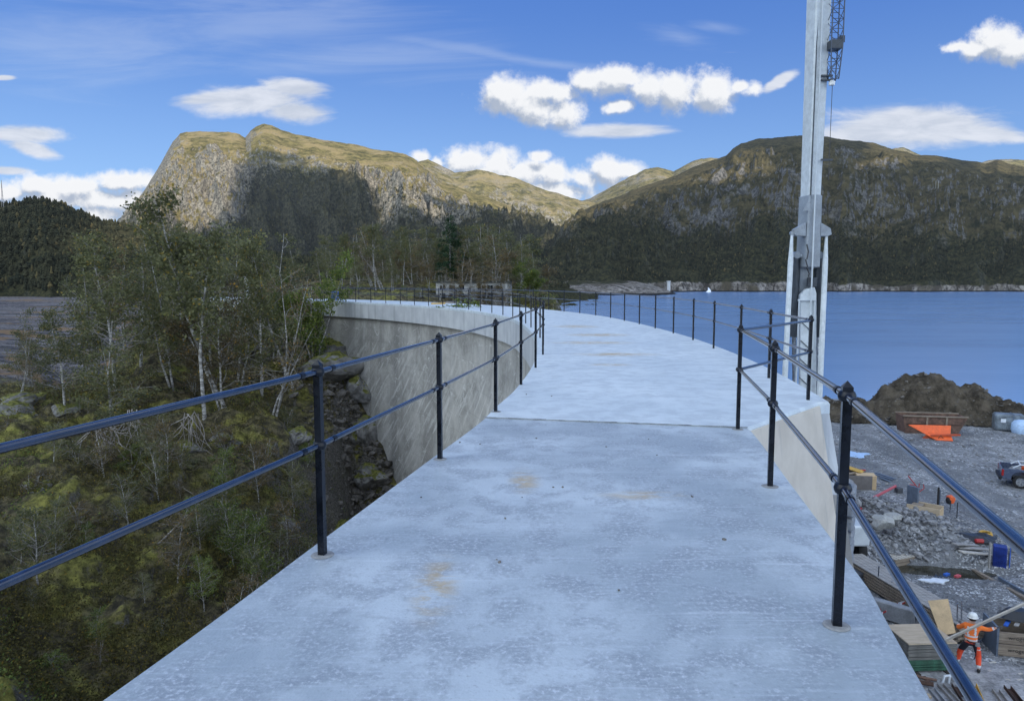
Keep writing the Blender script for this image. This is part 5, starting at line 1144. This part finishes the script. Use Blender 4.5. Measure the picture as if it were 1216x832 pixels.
# ================================================================ WORKER
def skin_mesh(name, verts, edges, radii, m, parent, sub=2, root=0):
    me = bpy.data.meshes.new(name); me.from_pydata(verts, edges, []); o = link(name, me, None); 
    mo = o.modifiers.new('s', 'SKIN'); sb = o.modifiers.new('b', 'SUBSURF'); sb.levels = sb.render_levels = sub
    sv = me.skin_vertices[0].data
    for i, r in enumerate(radii): sv[i].radius = (r, r) if not isinstance(r, tuple) else r; sv[i].use_root = (i == root)
    bpy.context.view_layer.update(); dg = bpy.context.evaluated_depsgraph_get(); nm = bpy.data.meshes.new_from_object(o.evaluated_get(dg)); bpy.data.objects.remove(o)
    nm.polygons.foreach_set('use_smooth', [True]*len(nm.polygons))
    for a in ([m] if not isinstance(m, list) else m): nm.materials.append(a)
    return link(name, nm, None, parent)
wp = G(1152, 797); wp.z = -10.44; wr = empty('person', wp, math.atan2(-(1152-608)/F, 1)*.75, 'worker in orange high visibility clothes and white helmet seen from behind, carrying a long plank', 'person')
# local axes: +x right in the picture, +y away from the camera
LFt, RFt = Vector((-.36, .10, 0)), Vector((.20, -.08, 0)); 
hip = Vector((-.03, 0, .93)); J = dict(hl=Vector((-.13, .02, .90)), hr=Vector((.10, -.01, .90)), kl=Vector((-.27, .16, .50)), kr=Vector((.20, .06, .49)), al=LFt+Vector((0, 0, .10)), ar=RFt+Vector((0, 0, .10)))
chest = Vector((-.03, .06, 1.28)); neck = Vector((-.02, .10, 1.47)); shl = Vector((-.20, .07, 1.41)); shr = Vector((.16, .05, 1.40)); ell = Vector((-.36, .22, 1.20)); elr = Vector((.42, .12, 1.34)); wl = Vector((-.30, .42, 1.26)); wrr = Vector((.64, .10, 1.46))
vs = [hip, chest, neck, Vector((-.01, .12, 1.55)), Vector((0, .14, 1.64)), Vector((0, .14, 1.73)), shl, ell, wl, shr, elr, wrr, J['hl'], J['kl'], J['al'], J['hr'], J['kr'], J['ar'], LFt+Vector((-.03, .16, .035)), RFt+Vector((.05, .15, .035))]
es = [(0, 1), (1, 2), (2, 3), (3, 4), (4, 5), (2, 6), (6, 7), (7, 8), (2, 9), (9, 10), (10, 11), (0, 12), (12, 13), (13, 14), (0, 15), (15, 16), (16, 17), (14, 18), (17, 19)]
rs = [(.13, .10), (.13, .10), .055, .055, .085, .065, .055, .04, .028, .055, .04, .028, .085, .055, .038, .085, .055, .038, .035, .035]
skin_mesh('body', vs, es, rs, M['skin'], wr)
# hands: palm and five fingers closed round the plank
def hand(w, d, up, side):
    N = NM(); d = Vector(d).normalized(); up = Vector(up).normalized(); s = d.cross(up).normalized()
    vs = [w, w+d*.05, w+d*.095]; es = [(0, 1), (1, 2)]; rs = [.026, (.042, .018), (.042, .016)]
    for k, ln in enumerate((.075, .085, .08, .062)):
        b = len(vs); o_ = s*(-.032+.021*k); vs += [w+d*.09+o_, w+d*(.09+ln*.5)+o_+up*.012, w+d*(.09+ln*.65)+o_-up*.02, w+d*(.07+ln*.4)+o_-up*.045]; es += [(2, b), (b, b+1), (b+1, b+2), (b+2, b+3)]; rs += [.010, .010, .009, .008]
    b = len(vs); vs += [w+d*.035+s*side*.035, w+d*.065+s*side*.06-up*.01, w+d*.085+s*side*.055-up*.035]; es += [(1, b), (b, b+1), (b+1, b+2)]; rs += [.013, .011, .010]
    skin_mesh('hand', vs, es, rs, M['glove'], wr, 1)
hand(wl, wl-ell, (0, -.3, 1), 1); hand(wrr, (wrr-elr), (-.5, .2, 1), -1)
# jacket, trousers with bands assigned by height or along the limb
jv = [Vector((-.03, .0, .90)), Vector((-.03, .01, 1.02)), Vector((-.03, .04, 1.18)), Vector((-.03, .06, 1.32)), Vector((-.02, .09, 1.46)), shl, ell, wl+(ell-wl)*.18, shr, elr, wrr+(elr-wrr)*.18]
jo = skin_mesh('jacket', jv, [(0, 1), (1, 2), (2, 3), (3, 4), (3, 5), (5, 6), (6, 7), (3, 8), (8, 9), (9, 10)], [(.19, .14), (.185, .135), (.19, .14), (.19, .135), .075, .088, .066, .05, .088, .066, .05], [M['hivis'], M['reflect']], wr, 3)
for p in jo.data.polygons:
    c = p.center; t = 0
    if abs(c.x+.03) < .24 and (.98 < c.z < 1.03 or 1.10 < c.z < 1.15): t = 1
    if 1.12 < c.z < 1.40 and (abs(c.x-.06) < .024 or abs(c.x+.13) < .024): t = 1
    for a, b in ((elr, wrr), (ell, wl)):
        f = (c-a).dot(b-a)/(b-a).length_squared
        if .50 < f < .68 and (c-a-(b-a)*f).length < .12: t = 1
    p.material_index = t
tv = [Vector((-.02, .0, .97)), Vector((-.02, .0, .88)), J['hl'], J['kl'], J['al']+Vector((0, 0, .02)), J['hr'], J['kr'], J['ar']+Vector((0, 0, .02))]
to = skin_mesh('trousers', tv, [(0, 1), (1, 2), (2, 3), (3, 4), (1, 5), (5, 6), (6, 7)], [(.165, .13), (.16, .13), .115, .088, .072, .115, .088, .072], [M['hivis_red'], M['navy'], M['reflect']], wr, 3)
for p in to.data.polygons:
    c = p.center; t = 0
    if .58 < c.z < .90 and c.y < .25 and (c.x < .12): t = 1
    if .14 < c.z < .24 or (.70 < c.z < .73 and c.x > .14): t = 2
    p.material_index = t
for f, s in ((LFt, -.03), (RFt, .05)):
    d_ = Vector((s, .2, 0)); skin_mesh('boot', [f+Vector((0, -.04, .13)), f+Vector((0, -.03, .05)), f+d_*.6+Vector((0, 0, .045)), f+d_+Vector((0, 0, .04))], [(0, 1), (1, 2), (2, 3)], [.058, .055, .05, .045], M['boot'], wr, 2)
hc_ = Vector((0, .13, 1.665)); h = MB().lathe(hc_, [(.150, -.01), (.158, -.005), (.135, .01), (.132, .05), (.115, .10), (.07, .135), (.001, .147)], 20); h.build('helmet', M['helmet'], wr, smooth=True)
MB().box(hc_+Vector((.0, .16, .0)), (.16, .07, .012)).build('helmet_brim', M['helmet'], wr, bevel=.003); MB().lathe(hc_+Vector((0, 0, -.06)), [(.085, -.045), (.105, 0), (.112, .05)], 16).build('hair', M['hair'], wr, smooth=True)
for s in (-1, 1): MB().lathe(hc_+Vector((s*.118, .01, -.05)), [(.001, -.02), (.028, -.012), (.03, .01), (.001, .02)], 10, axis='X').build('ear_muff', M['truck_dark'], wr)
MB().lathe(Vector((0, .232, 1.615)), [(.001, .03), (.012, .02), (.018, -.01), (.001, -.02)], 8).build('nose', M['skin'], wr, smooth=True)
for s in (-1, 1): MB().lathe(Vector((s*.033, .215, 1.635)), [(.001, .010), (.010, 0), (.001, -.010)], 8).build('eye', M['reflect'], wr, smooth=True)
MB().box((.12, -.16, .93), (.12, .08, .12)).build('tool_pouch', M['grey_paint'], wr, bevel=.01); MB().tube([(-.19, .0, 1.0), (-.1, -.15, .97), (.08, -.16, .95), (.17, -.02, .96)], .018, 6).build('belt', M['navy'], wr)
MB().tube([(.10, -.15, .88), (.09, -.17, .6), (.06, -.12, .42)], .014, 6).build('strap', M['navy'], wr)
# plank carried across
Mw = Matrix.Translation(wp) @ Matrix.Rotation(wr.rotation_euler.z, 4, 'Z'); hL = Mw @ (wl+Vector((0, .03, .03))); hR = Mw @ (wrr+Vector((.06, 0, .06)))
A_ = gy(1080, 779, wp.y-.02); B_ = gy(1222, 714, wp.y-.25)
one(MB().beam(A_, B_, .045, .16, up=(0, -.6, 1)), 'carried_plank', M['plank'], 'long pale plank held slantwise by the worker in orange', 'plank', bevel=.004)
# ================================================================ MOBILE CRANE standing behind the wide block
CY = 33.0; u_ = CY/F
def K(px, py, dy=0.): return gy(px, py, CY+dy)
kb = K(959, 480); cr = empty('mobile_crane', (kb.x, CY, -10.5), 0, 'white telescopic mobile crane with its boom raised upright behind the dam corner', 'crane'); O = Vector((kb.x, CY, -10.5))
def kl(px, py, dy=0.): return K(px, py, dy)-O
# boom: outer box, inner box, side face
x0, x1 = kl(952, 270).x, kl(970, 270).x; zt_ = 27.; zb_ = kl(960, 318).z
RB = Matrix.Rotation(.16, 3, 'Z')
def taper(mb, c0, c1, w0, w1, d0, d1, z0, z1, m=0):
    v = [Vector((c[0]+sx*w/2, c[1]+sy*d/2, z)) for c, w, d, z in ((c0, w0, d0, z0), (c1, w1, d1, z1)) for sx, sy in ((-1, -1), (1, -1), (1, 1), (-1, 1))]
    cc = Vector((c0[0], c0[1], 0)); v = [cc+RB @ (q-cc) for q in v]
    mb.add(v, [(3, 2, 1, 0), (4, 5, 6, 7), (0, 1, 5, 4), (1, 2, 6, 5), (2, 3, 7, 6), (3, 0, 4, 7)], m)
cx_ = (x0+x1)/2; z27 = kl(960, 235).z
mb = MB(); taper(mb, (cx_, 0), (cx_+.02, -.05), .60, .80, .75, .82, z27-.0, zt_); mb.build('boom', M['crane_light'], cr, bevel=.05)
mb = MB(); taper(mb, (cx_, 0), (cx_, 0), .72, .66, .9, .86, zb_, z27+.1); mb.build('boom_base', M['crane_grey'], cr, bevel=.05)
mb = MB(); a = kl(953, 250, -.6); b = kl(962, 234, -.6); c = kl(971, 250, -.6); mb.prism([(a.x+.08, a.z), (b.x+.05, b.z), (c.x-.08, c.z)], -.46, -.44); mb.build('boom_collar', M['crane_grey'], cr)
mb = MB(); mb.box((cx_-.18, -.44, (zt_+zb_)/2+.9), (.05, .05, zt_-zb_-2)); mb.build('boom_rail', M['crane_dark'], cr)
MB().tube([(cx_-.02, -.56, zb_-2.2), (cx_-.02, -.56, zt_)], .035, 6).build('cable', M['crane_white'], cr)
# shoulder bracket
g = lambda px, py: (kl(px, py).x, kl(px, py).z)
for nm, P in (('shoulder_bracket', [g(953, 265), g(939, 273), g(939, 279), g(942, 281), g(953, 281)]), ('shoulder_bracket', [g(970, 265), g(982, 272), g(983, 279), g(979, 281), g(970, 281)])):
    MB().prism(P, -.42, -.1).build(nm, M['crane_grey'], cr, bevel=.015)
# outer stay bars
for (a, b) in (((940.5, 277), (930, 490)), ((981.5, 277), (972, 500))):
    p, q = kl(*a, -.3), kl(*b, -.9); mb = MB(); d_ = q-p; mb.tube([p, p+d_*.06, p+d_*.16, q], [.06, .08, .125, .13], 8); o = mb.build('stay_bar', M['crane_light'], cr, smooth=True)
    MB().lathe(p, [(.001, -.08), (.1, -.08), (.1, .08), (.001, .08)], 12, axis='Y').build('pin', M['crane_grey'], o)
# luffing cylinders
for (a, b, e) in (((945, 303), (943, 400), (944, 495)), ((972, 303), (971, 400), (970, 500))):
    p, q, r = kl(*a), kl(*b), kl(*e); o = MB().tube([p, q], .185, 14).build('lift_cylinder', M['crane_dark'], cr, smooth=True); MB().tube([q, r], .10, 12).build('piston_rod', M['chrome'], o, smooth=True); MB().tube([p+Vector((0, -.2, .0)), p+Vector((0, .2, .0))], .16, 12).build('cylinder_eye', M['crane_grey'], o, smooth=True)
MB().tube([kl(940, 304, -.05), kl(977, 304, -.05)], .09, 12).build('cross_pin', M['crane_white'], cr, smooth=True)
# rear frame, box, ladder panel
p = kl(958, 322); MB().box((p.x, .2, p.z-1.2), (.62, .3, 3.4)).build('boom_foot', M['crane_grey'], cr, bevel=.03)
p = kl(961, 335); MB().box((p.x, -.3, p.z), (.42, .2, .42)).build('cable_box', M['crane_dark'], cr, bevel=.02)
mb = MB(); P = [g(946, 350), g(953, 343), g(963, 341), g(965, 348), g(965, 520), g(946, 520)]; mb.prism(P, -.42, -.22); mb.build('ladder_panel', M['crane_light'], cr, bevel=.01)
a, b = kl(944, 356), kl(962, 356); mb = MB()
for x in (a.x, b.x): mb.tube([(x, -.5, a.z), (x, -.5, a.z-6.0)], .04, 6)
mb.tube([(a.x-.06, -.5, a.z), (b.x+.06, -.5, a.z)], .05, 6); mb.build('ladder_frame', M['crane_white'], cr)
for k in range(6): z0 = a.z-1.0-.85*k; MB().tube([(a.x+.15, -.46, z0), (b.x-.05, -.46, z0-.45)], .02, 5).build('lacing', M['crane_dark'], cr)
for k in range(5): MB().tube([kl(958+2*math.sin(k*2), 290+k*9, -.55), kl(960-2*math.sin(k*1.3), 299+k*9, -.55)], .03, 5).build('hose', M['cable'], cr)
# folded lattice jib beside the boom
mb = MB(); za = kl(984, 99).z; ztop = zt_-1; xc = kl(984.5, 60).x; yj = -.55
zmid = kl(984, 62).z
def chord(t):  # half width at height
    return .17+.08*min(1, max(0, (t-za)/(zmid-za)))
lv = [za+.42*k for k in range(int((ztop-za)/.42))]
for sx in (-1, 1):
    for sy in (-1, 1): mb.tube([(xc+sx*chord(z), yj+sy*chord(z), z) for z in (za, zmid, ztop)], .028, 5)
ch = mb.build('jib', M['lattice'], cr)
mb = MB()
for i, z in enumerate(lv[:-1]):
    w0, w1 = chord(z), chord(lv[i+1]); s = 1 if i % 2 else -1
    for sy in (-1, 1): mb.tube([(xc-s*w0, yj+sy*w0, z), (xc+s*w1, yj+sy*w1, lv[i+1])], .017, 4, cap=False); mb.tube([(xc-w0, yj+sy*w0, z), (xc+w0, yj+sy*w0, z)], .014, 4, cap=False)
    for sx in (-1, 1): mb.tube([(xc+sx*w0, yj-s*w0, z), (xc+sx*w1, yj+s*w1, lv[i+1])], .017, 4, cap=False)
mb.build('lacing', M['lattice'], ch)
MB().box((xc, yj, kl(984, 59).z), (.52, .52, .36)).build('joint_plate', M['crane_dark'], ch); MB().box((xc+.3, yj, kl(984, 52).z), (.2, .2, .28)).build('bracket', M['crane_dark'], ch)
MB().lathe((xc-.05, yj, za-.14), [(.001, -.12), (.12, -.1), (.14, .05), (.05, .12)], 12).build('lamp', M['lamp_white'], ch, smooth=True)
for y in (94, 99, 192): p = kl(976, y); MB().box((p.x+.0, -.5, p.z), (.5, .12, .07)).build('boom_bracket', M['crane_dark'], cr)
p = kl(982, 103); MB().tube([(p.x, yj, p.z), (p.x, yj, p.z-4.2)], .014, 5).build('hook_line', M['cable'], cr)
# carrier
MB().box((.0, .5, 1.45), (2.4, 9, .9)).build('carrier', M['crane_white'], cr, bevel=.08); MB().box((.0, .3, 2.6), (2.0, 3.2, 1.4)).build('superstructure', M['crane_grey'], cr, bevel=.1)
for y in (-3.2, -1.7, 1.9, 3.6):
    for s in (-1, 1): MB().lathe((s*1.05, y, .62), [(.001, -.2), (.3, -.2), (.32, -.16), (.56, -.18), (.62, -.1), (.62, .1), (.56, .18), (.3, .16), (.001, .2)], 18, axis='X').build('wheel', M['tyre'], cr, smooth=True)
# ================================================================ THINGS AT THE FAR END AND ACROSS THE LAKE
Yh = 83.; a, b = gy(517, 360, Yh), gy(602, 360, Yh); top = gy(540, 335.5, Yh).z; hr = empty('white_house', ((a.x+b.x)/2, Yh, -1.2), -.12, 'low white building with dark windows behind the trees at the dam end', 'house'); w = b.x-a.x
z0 = 0; H_ = top+1.2
MB().box((0, 2.5, H_/2), (w, 5, H_)).build('wall', M['white_wall'], hr); MB().box((0, 2.5, H_+.08), (w+.5, 5.6, .16)).build('roof', M['roof'], hr)
for k in range(7):
    x = -w/2+.8+k*(w-1.6)/6
    if k in (3, 6): continue
    for zc in (H_*.80, H_*.45): f = MB().box((x, -.02, zc), (.78, .05, .62)).build('window', M['white_wall'], hr); MB().box((x-.17, -.05, zc), (.3, .02, .5)).box((x+.17, -.05, zc), (.3, .02, .5)).build('pane', M['glass'], f)
for k in range(4): MB().box((-w/2+.3+k*2.9, -1.2, H_*.22), (.14, .14, H_*.44)).build('porch_post', M['white_wall'], hr)
MB().box((-1.2, -.8, H_*.46), (w*.72, 1.0, .1)).build('porch_beam', M['bark_dark'], hr)
p = gz(398, 356.2, .008); rt = empty('blue_barrel', p, 0, 'bright blue barrel standing on the walkway at its far left end', 'barrel'); MB().lathe((0, 0, 0), [(.001, 0), (.30, 0), (.32, .05), (.32, .4), (.335, .42), (.32, .44), (.32, .8), (.29, .86), (.001, .86)], 16).build('body', M['blue_bright'], rt, smooth=True); MB().box((.06, -.325, .55), (.22, .02, .16)).build('sticker', M['white_sheet'], rt)
R = np.random.default_rng(4)
for k, (x0_, x1_, y_, m) in enumerate([(512, 528, 360.3, 'yellow'), (524, 545, 359.2, 'oldwood'), (530, 548, 358.6, 'steel_blue')]):
    p, q = gz(x0_, y_, .06), gz(x1_, y_, .06); q.y = p.y+.3; one(MB().beam(p, q, .2, .1), 'plank', M[m], ['yellowish plank on the far walkway', 'brown plank on the far walkway', 'blue grey plank on the far walkway'][k]+' by the inner railing', 'plank')
p = gz(552, 363.6, .1); N = NM(); T_ = [walk(R, np.array([p.x+R.normal(0, .5), p.y+R.normal(0, .3), .06]), np.array([R.normal(), R.normal()*.5, .2]), .9, 4, .3, -.05) for _ in range(14)]
for t in T_: t[:, 2] = np.abs(t[:, 2]); N.add(*np_tube(t, .02, .01, 4))
N.add(*leaves(R, np.concatenate(T_)[R.integers(0, 70, 240)]+R.normal(0, .05, (240, 3))*[1, 1, .2]+[0, 0, .05], .07)); tag(link('cut_branches', N.mesh('cut_branches'), M['leaf_green']), 'small heap of cut green branches lying on the far walkway', 'branches')
# pylons on the right mountain, stone tower and white waterfall at the shore
def hitp(px, py):
    d = Vector(ray(px, py)); h = bvh.ray_cast(Vector((0, 0, EYE)), d.normalized()); return h[0]
for k, (px, py, hgt) in enumerate([(1111, 224, 17), (1114, 224, 17), (1032, 242, 12), (1028.5, 242, 10)]):
    p = hitp(px, py)
    if p is None: continue
    s = p.y/F; rt = empty('pylon', p-Vector((0, 0, 2)), 0, ['left of the twin white masts high on the right mountain', 'right of the twin white masts high on the right mountain', 'small pale mast below the twin masts, right one', 'small pale mast below the twin masts, left one'][k], 'mast')
    hh_ = hgt*s*.6; MB().tube([(0, 0, 0), (0, 0, hh_)], .45, 5).build('mast', M['white_wall'], rt); MB().box((0, 0, hh_*.85), (2.4, .4, .4)).build('crossarm', M['white_wall'], rt)
p = gy(794, 337, 1000); rt = empty('stone_tower', (p.x, 1000, p.z-10), 0, 'small pale square tower on the far shore', 'tower'); MB().box((0, 0, 6), (4, 4, 14)).build('wall', M['cap'], rt); MB().box((0, 0, 13.6), (5, 5, 1.2)).build('parapet', M['cap'], rt)
p = gy(842, 345, 1015); mb = MB(); mb.add([(p.x-6, 1010, -12.4), (p.x+1, 1008, -12.4), (p.x+1.2, 1012, -9), (p.x+2, 1025, -6), (p.x+1, 1026, -6), (p.x-1.5, 1014, -9)], [(0, 1, 2, 5), (5, 2, 3, 4)]); one(mb, 'waterfall', M['foam'], 'white spout of water falling into the lake at the far shore', 'waterfall')
p = gy(3.5, 243, 640); rt = empty('radio_mast', (p.x, 640, p.z-2), 0, 'thin lattice radio mast on the hill at the left edge', 'mast'); hm = gy(3.5, 214, 640).z-p.z+2
for sx, sy in ((-1, -1), (1, -1), (0, 1)): MB().tube([(sx*.8, sy*.8, 0), (0, 0, hm)], .16, 5).build('leg', M['greywood'], rt)
for k in range(6): MB().box((0, 0, hm*(k+1)/7), (1.6*(1-k/7), 1.2*(1-k/7), .2)).build('brace', M['greywood'], rt)
# a little grit lying on the walkway
R = np.random.default_rng(14); pts = []; ss = []
for px, py in [(657, 578), (590, 664), (593, 667), (546, 525), (668, 578), (570, 527), (822, 589), (637, 520), (770, 521), (700, 500), (655, 470), (690, 455), (625, 468), (720, 530), (780, 540), (600, 615), (500, 590), (735, 700), (860, 640), (620, 590)]:
    p = gz(px, py, .004 if py > 497 else .012); pts.append(p[:]); ss.append(.006+.012*R.random())
rocks('grit', np.array(pts), np.array(ss), M['scree'], 'tiny dark stones lying on the pale walkway', 'grit', sub=1)
WSTR = 1.0; SKY_TINT = (.16, .16, .16); SKY_LOW = (.25, .47, .88); SKY_HIGH = (.068, .20, .65); REAR_FILL = (2.7, 3.05, 3.2)
# ================================================================ SKY, SUN, CAMERA
world = bpy.data.worlds.new("World"); SC.world = world; world.use_nodes = True
nt = NT(world.node_tree); nt.n.clear()
tc = nt.node('ShaderNodeTexCoord'); D = tc.outputs['Generated']
sky = nt.node('ShaderNodeTexSky'); sky.sky_type = 'NISHITA'; sky.sun_disc = False
sky.sun_elevation = math.asin(SUN.z); sky.sun_rotation = math.atan2(SUN.x, SUN.y)
sky.air_density = 1.0; sky.dust_density = .3; sky.ozone_density = 2.5; sky.altitude = 600
sp = nt.node('ShaderNodeSeparateXYZ', {'Vector': D})
yy = nt.math('MAXIMUM', sp.outputs[1], .04)
u = nt.math('DIVIDE', sp.outputs[0], yy); v = nt.math('DIVIDE', sp.outputs[2], yy)
UV = nt.node('ShaderNodeCombineXYZ', {0: u, 1: v, 2: 0.0}).outputs[0]
front = nt.ramp(sp.outputs[1], .05, .25)
S = 1/F
def uvp(px, py):
    d = ray(px, py); return d[0]/d[1], d[2]/d[1]
def group_clouds(lst, uv, nscale, warp, detail, seed):
    """soft union of ellipses, broken up by noise"""
    wn = nt.node('ShaderNodeTexNoise', {'Vector': nt.map(uv, loc=(seed, 0, 0)), 'Scale': nscale*.5, 'Detail': 4.0, 'Roughness': .6}).outputs['Color']
    w = nt.vmath('ADD', uv, nt.vmath('MULTIPLY', nt.vmath('SUBTRACT', wn, (.5, .5, .5)).outputs[0], warp).outputs[0]).outputs[0]
    m = None
    for px, py, rx, ry, rot in lst:
        cu, cv = uvp(px, py)
        p = nt.vmath('SUBTRACT', w, (cu, cv, 0)).outputs[0]
        if rot: p = nt.node('ShaderNodeVectorRotate', {'Vector': p, 'Angle': rot}, rotation_type='Z_AXIS').outputs[0]
        p = nt.vmath('MULTIPLY', p, (F/rx, F/ry, 0)).outputs[0]
        d = nt.math('SUBTRACT', 1.0, nt.vmath('LENGTH', p).outputs['Value'])
        m = d if m is None else nt.math('SMOOTH_MAX', m, d, .15)
    return m
CUM0 = [(600, 114, 38, 22, 0), (632, 126, 44, 20, 0), (666, 134, 34, 18, 0), (650, 112, 46, 17, 0), (700, 96, 30, 14, 0), (725, 98, 34, 18, 0), (765, 104, 36, 22, 0), (800, 108, 38, 24, 0), (845, 110, 36, 24, 0), (740, 92, 40, 12, 0), (738, 127, 20, 9, -.3),
       (893, 107, 16, 11, 0), (880, 103, 14, 7, 0), (1180, 52, 36, 24, 0), (1160, 58, 30, 14, 0), (1140, 55, 24, 8, 0), (1204, 60, 34, 18, 0),
       (555, 192, 34, 20, 0), (590, 198, 36, 22, 0), (625, 206, 36, 20, 0), (575, 210, 60, 20, 0), (655, 206, 26, 16, 0), (690, 212, 28, 16, 0), (722, 204, 30, 18, 0), (745, 202, 24, 12, 0), (650, 228, 80, 14, 0), (498, 186, 16, 8, 0), (518, 192, 12, 8, 0), (640, 184, 16, 8, 0),
       (40, 222, 52, 14, 0), (90, 222, 50, 15, 0), (150, 218, 48, 14, 0), (60, 238, 80, 15, 0), (130, 240, 70, 16, 0), (110, 256, 50, 12, 0), (10, 228, 30, 12, 0)]
LEN = [(1090, 150, 120, 30, 0), (1040, 156, 90, 24, -.1), (1150, 158, 90, 13, .05), (735, 155, 74, 10, -.03), (812, 42, 72, 11, .2), (850, 33, 60, 7, .15), (300, 118, 92, 20, -.05), (350, 132, 52, 16, .1), (250, 116, 50, 9, -.1), (350, 104, 50, 14, .1),
       (30, 160, 58, 13, .0), (40, 176, 38, 11, .25), (10, 203, 34, 6, 0), (930, 98, 26, 8, -.5), (5, 92, 18, 4, 0)]
g1 = nt.mix(nt.ramp(sp.outputs[2], .03, .38), SKY_LOW, SKY_HIGH)
skyc = nt.mix(.8, nt.mix(1.0, sky.outputs[0], SKY_TINT, 'MULTIPLY'), g1)
CUM = [(a_, b_, c_*1.05, d_*1.2, e_) for a_, b_, c_, d_, e_ in CUM0]
CIR = [(120, 50, 300, 60, .0), (420, 75, 260, 26, .0), (640, 72, 270, 9, .13), (810, 42, 70, 20, .2), (850, 30, 60, 14, .1), (300, 30, 260, 40, 0)]
def layered(cums, lens, cirs):
    """background shader for one sector of the sky"""
    col = skyc
    if cirs:
        c1 = nt.noise(nt.map(UV, rot=(0, 0, .13), scale=(.45, 3.2, 1)), 5, 6, .62, .9)
        cm = group_clouds(cirs, UV, 10, (.05, .02, 0), 3, 9)
        cir = nt.math('MULTIPLY', nt.ramp(nt.math('ADD', nt.math('MULTIPLY', c1, 1.1), nt.math('MULTIPLY', cm, .42)), .55, 1.0), .22)
        col = nt.mix(cir, col, (.72, .80, .92))
    if lens:
        ln = nt.noise(nt.map(UV, rot=(0, 0, .12), scale=(.35, 1.3, 1)), 34, 6, .62, .5)
        m2 = group_clouds(lens, UV, 14, (.05, .010, 0), 4, 4)
        dl = nt.math('ADD', m2, nt.math('MULTIPLY', nt.math('SUBTRACT', ln, .5), 1.1))
        col = nt.mix(nt.math('MULTIPLY', nt.ramp(dl, -.05, .55), .9), col, nt.mix(nt.ramp(ln, .3, .7), (.60, .65, .74), (.80, .83, .90)))
    if cums:
        def density(off):
            uv = nt.vmath('ADD', UV, (off[0]*S, off[1]*S, 0)).outputs[0]
            m = group_clouds(cums, uv, 26, (.030, .022, 0), 3, 0)
            n = nt.noise(uv, 26, 7, .64, .1)
            return nt.math('ADD', nt.math('MULTIPLY', m, 1.45), nt.math('MULTIPLY', nt.math('SUBTRACT', n, .5), 2.5))
        d0 = density((0, 0)); d1 = density((5, 13))
        shade = nt.ramp(nt.math('SUBTRACT', d0, d1), -.55, .45)      # towards the light the cloud thins: bright
        cc = nt.mix(shade, (.40, .47, .60), (.96, .97, .99))
        cc = nt.mix(nt.math('MULTIPLY', nt.ramp(d0, .3, 1.1), .15), cc, (.62, .66, .74))
        col = nt.mix(nt.ramp(d0, -.10, .85), col, cc)
    return nt.node('ShaderNodeBackground', {'Color': col, 'Strength': WSTR}).outputs[0]
def pick(cond, a, b): return nt.node('ShaderNodeMixShader', {0: cond, 1: a, 2: b}).outputs[0]
def gt(x, val): return nt.math('GREATER_THAN', x, val)
def sub(l, x0, x1, y0=-99, y1=999): return [c for c in l if x0 <= c[0] < x1 and y0 <= c[1] < y1]
U1, U2 = uvp(420, 200)[0], uvp(962, 200)[0]; VB = uvp(608, 76)[1]; VS = uvp(608, 168)[1]
left_lo = layered(sub(CUM, -99, 420), sub(LEN, -99, 420, 150), []); left_hi = layered([], sub(LEN, -99, 480, 0, 215), CIR)
mid_lo = layered(sub(CUM, 420, 962, 168), [(735, 155, 74, 10, -.03)], []); mid_up = layered(sub(CUM, 420, 962, 0, 168), sub(LEN, 480, 962), CIR)
mid_hi = layered([], [], CIR); right_lo = layered(sub(CUM, 962, 1400), sub(LEN, 962, 1400), [])
VL = uvp(200, 196)[1]; VM = uvp(608, 62)[1]
left = pick(gt(v, VL), left_lo, left_hi)
mid = pick(gt(v, VS), mid_lo, pick(gt(v, VM), mid_up, mid_hi))
inner = pick(gt(u, U2), pick(gt(u, U1), left, mid), right_lo)
plain = nt.node('ShaderNodeBackground', {'Color': skyc, 'Strength': WSTR}).outputs[0]
rn = nt.noise(nt.map(D, scale=(1, 1, 2)), 2.2, 3, .6, .4)
rear = nt.node('ShaderNodeBackground', {'Color': nt.mix(nt.ramp(rn, .40, .62), skyc, REAR_FILL), 'Strength': WSTR}).outputs[0]  # bright rear sky, out of view, added as fill light
inview = nt.math('MULTIPLY', nt.math('LESS_THAN', nt.math('ABSOLUTE', u), 1.0), nt.math('MULTIPLY', nt.math('LESS_THAN', v, .55), gt(v, .0)))
inview = nt.math('MULTIPLY', inview, gt(sp.outputs[1], .3))
hot = nt.ramp(sp.outputs[1], .25, -.1)
out = nt.node('ShaderNodeOutputWorld', {0: pick(inview, pick(hot, plain, rear), inner)})
sun = bpy.data.lights.new('sun', 'SUN'); sun.energy = 5.0; sun.angle = math.radians(.53); sun.color = (1, .90, .74)
so = bpy.data.objects.new('sun', sun); COL.objects.link(so); so.rotation_euler = (-SUN).to_track_quat('-Z', 'Y').to_euler(); so.location = SUN*4000
cam = bpy.data.cameras.new('camera'); cam.sensor_width = 36; cam.lens = F/1216*36; cam.clip_start = .05; cam.clip_end = 60000
co = bpy.data.objects.new('camera', cam); COL.objects.link(co); co.location = (0, 0, EYE); co.rotation_euler = (PI/2-PITCH, 0, 0); SC.camera = co
SC.view_settings.view_transform = 'Standard'; SC.view_settings.look = 'None'; SC.view_settings.exposure = 0; SC.view_settings.gamma = 1
SC.render.engine = 'CYCLES'; SC.cycles.use_denoising = True; SC.cycles.max_bounces = 6; SC.cycles.diffuse_bounces = 3; SC.cycles.glossy_bounces = 3; SC.cycles.transmission_bounces = 2; SC.cycles.transparent_max_bounces = 4
SC.cycles.caustics_reflective = False; SC.cycles.caustics_refractive = False
SC.cycles.sample_clamp_indirect = 6
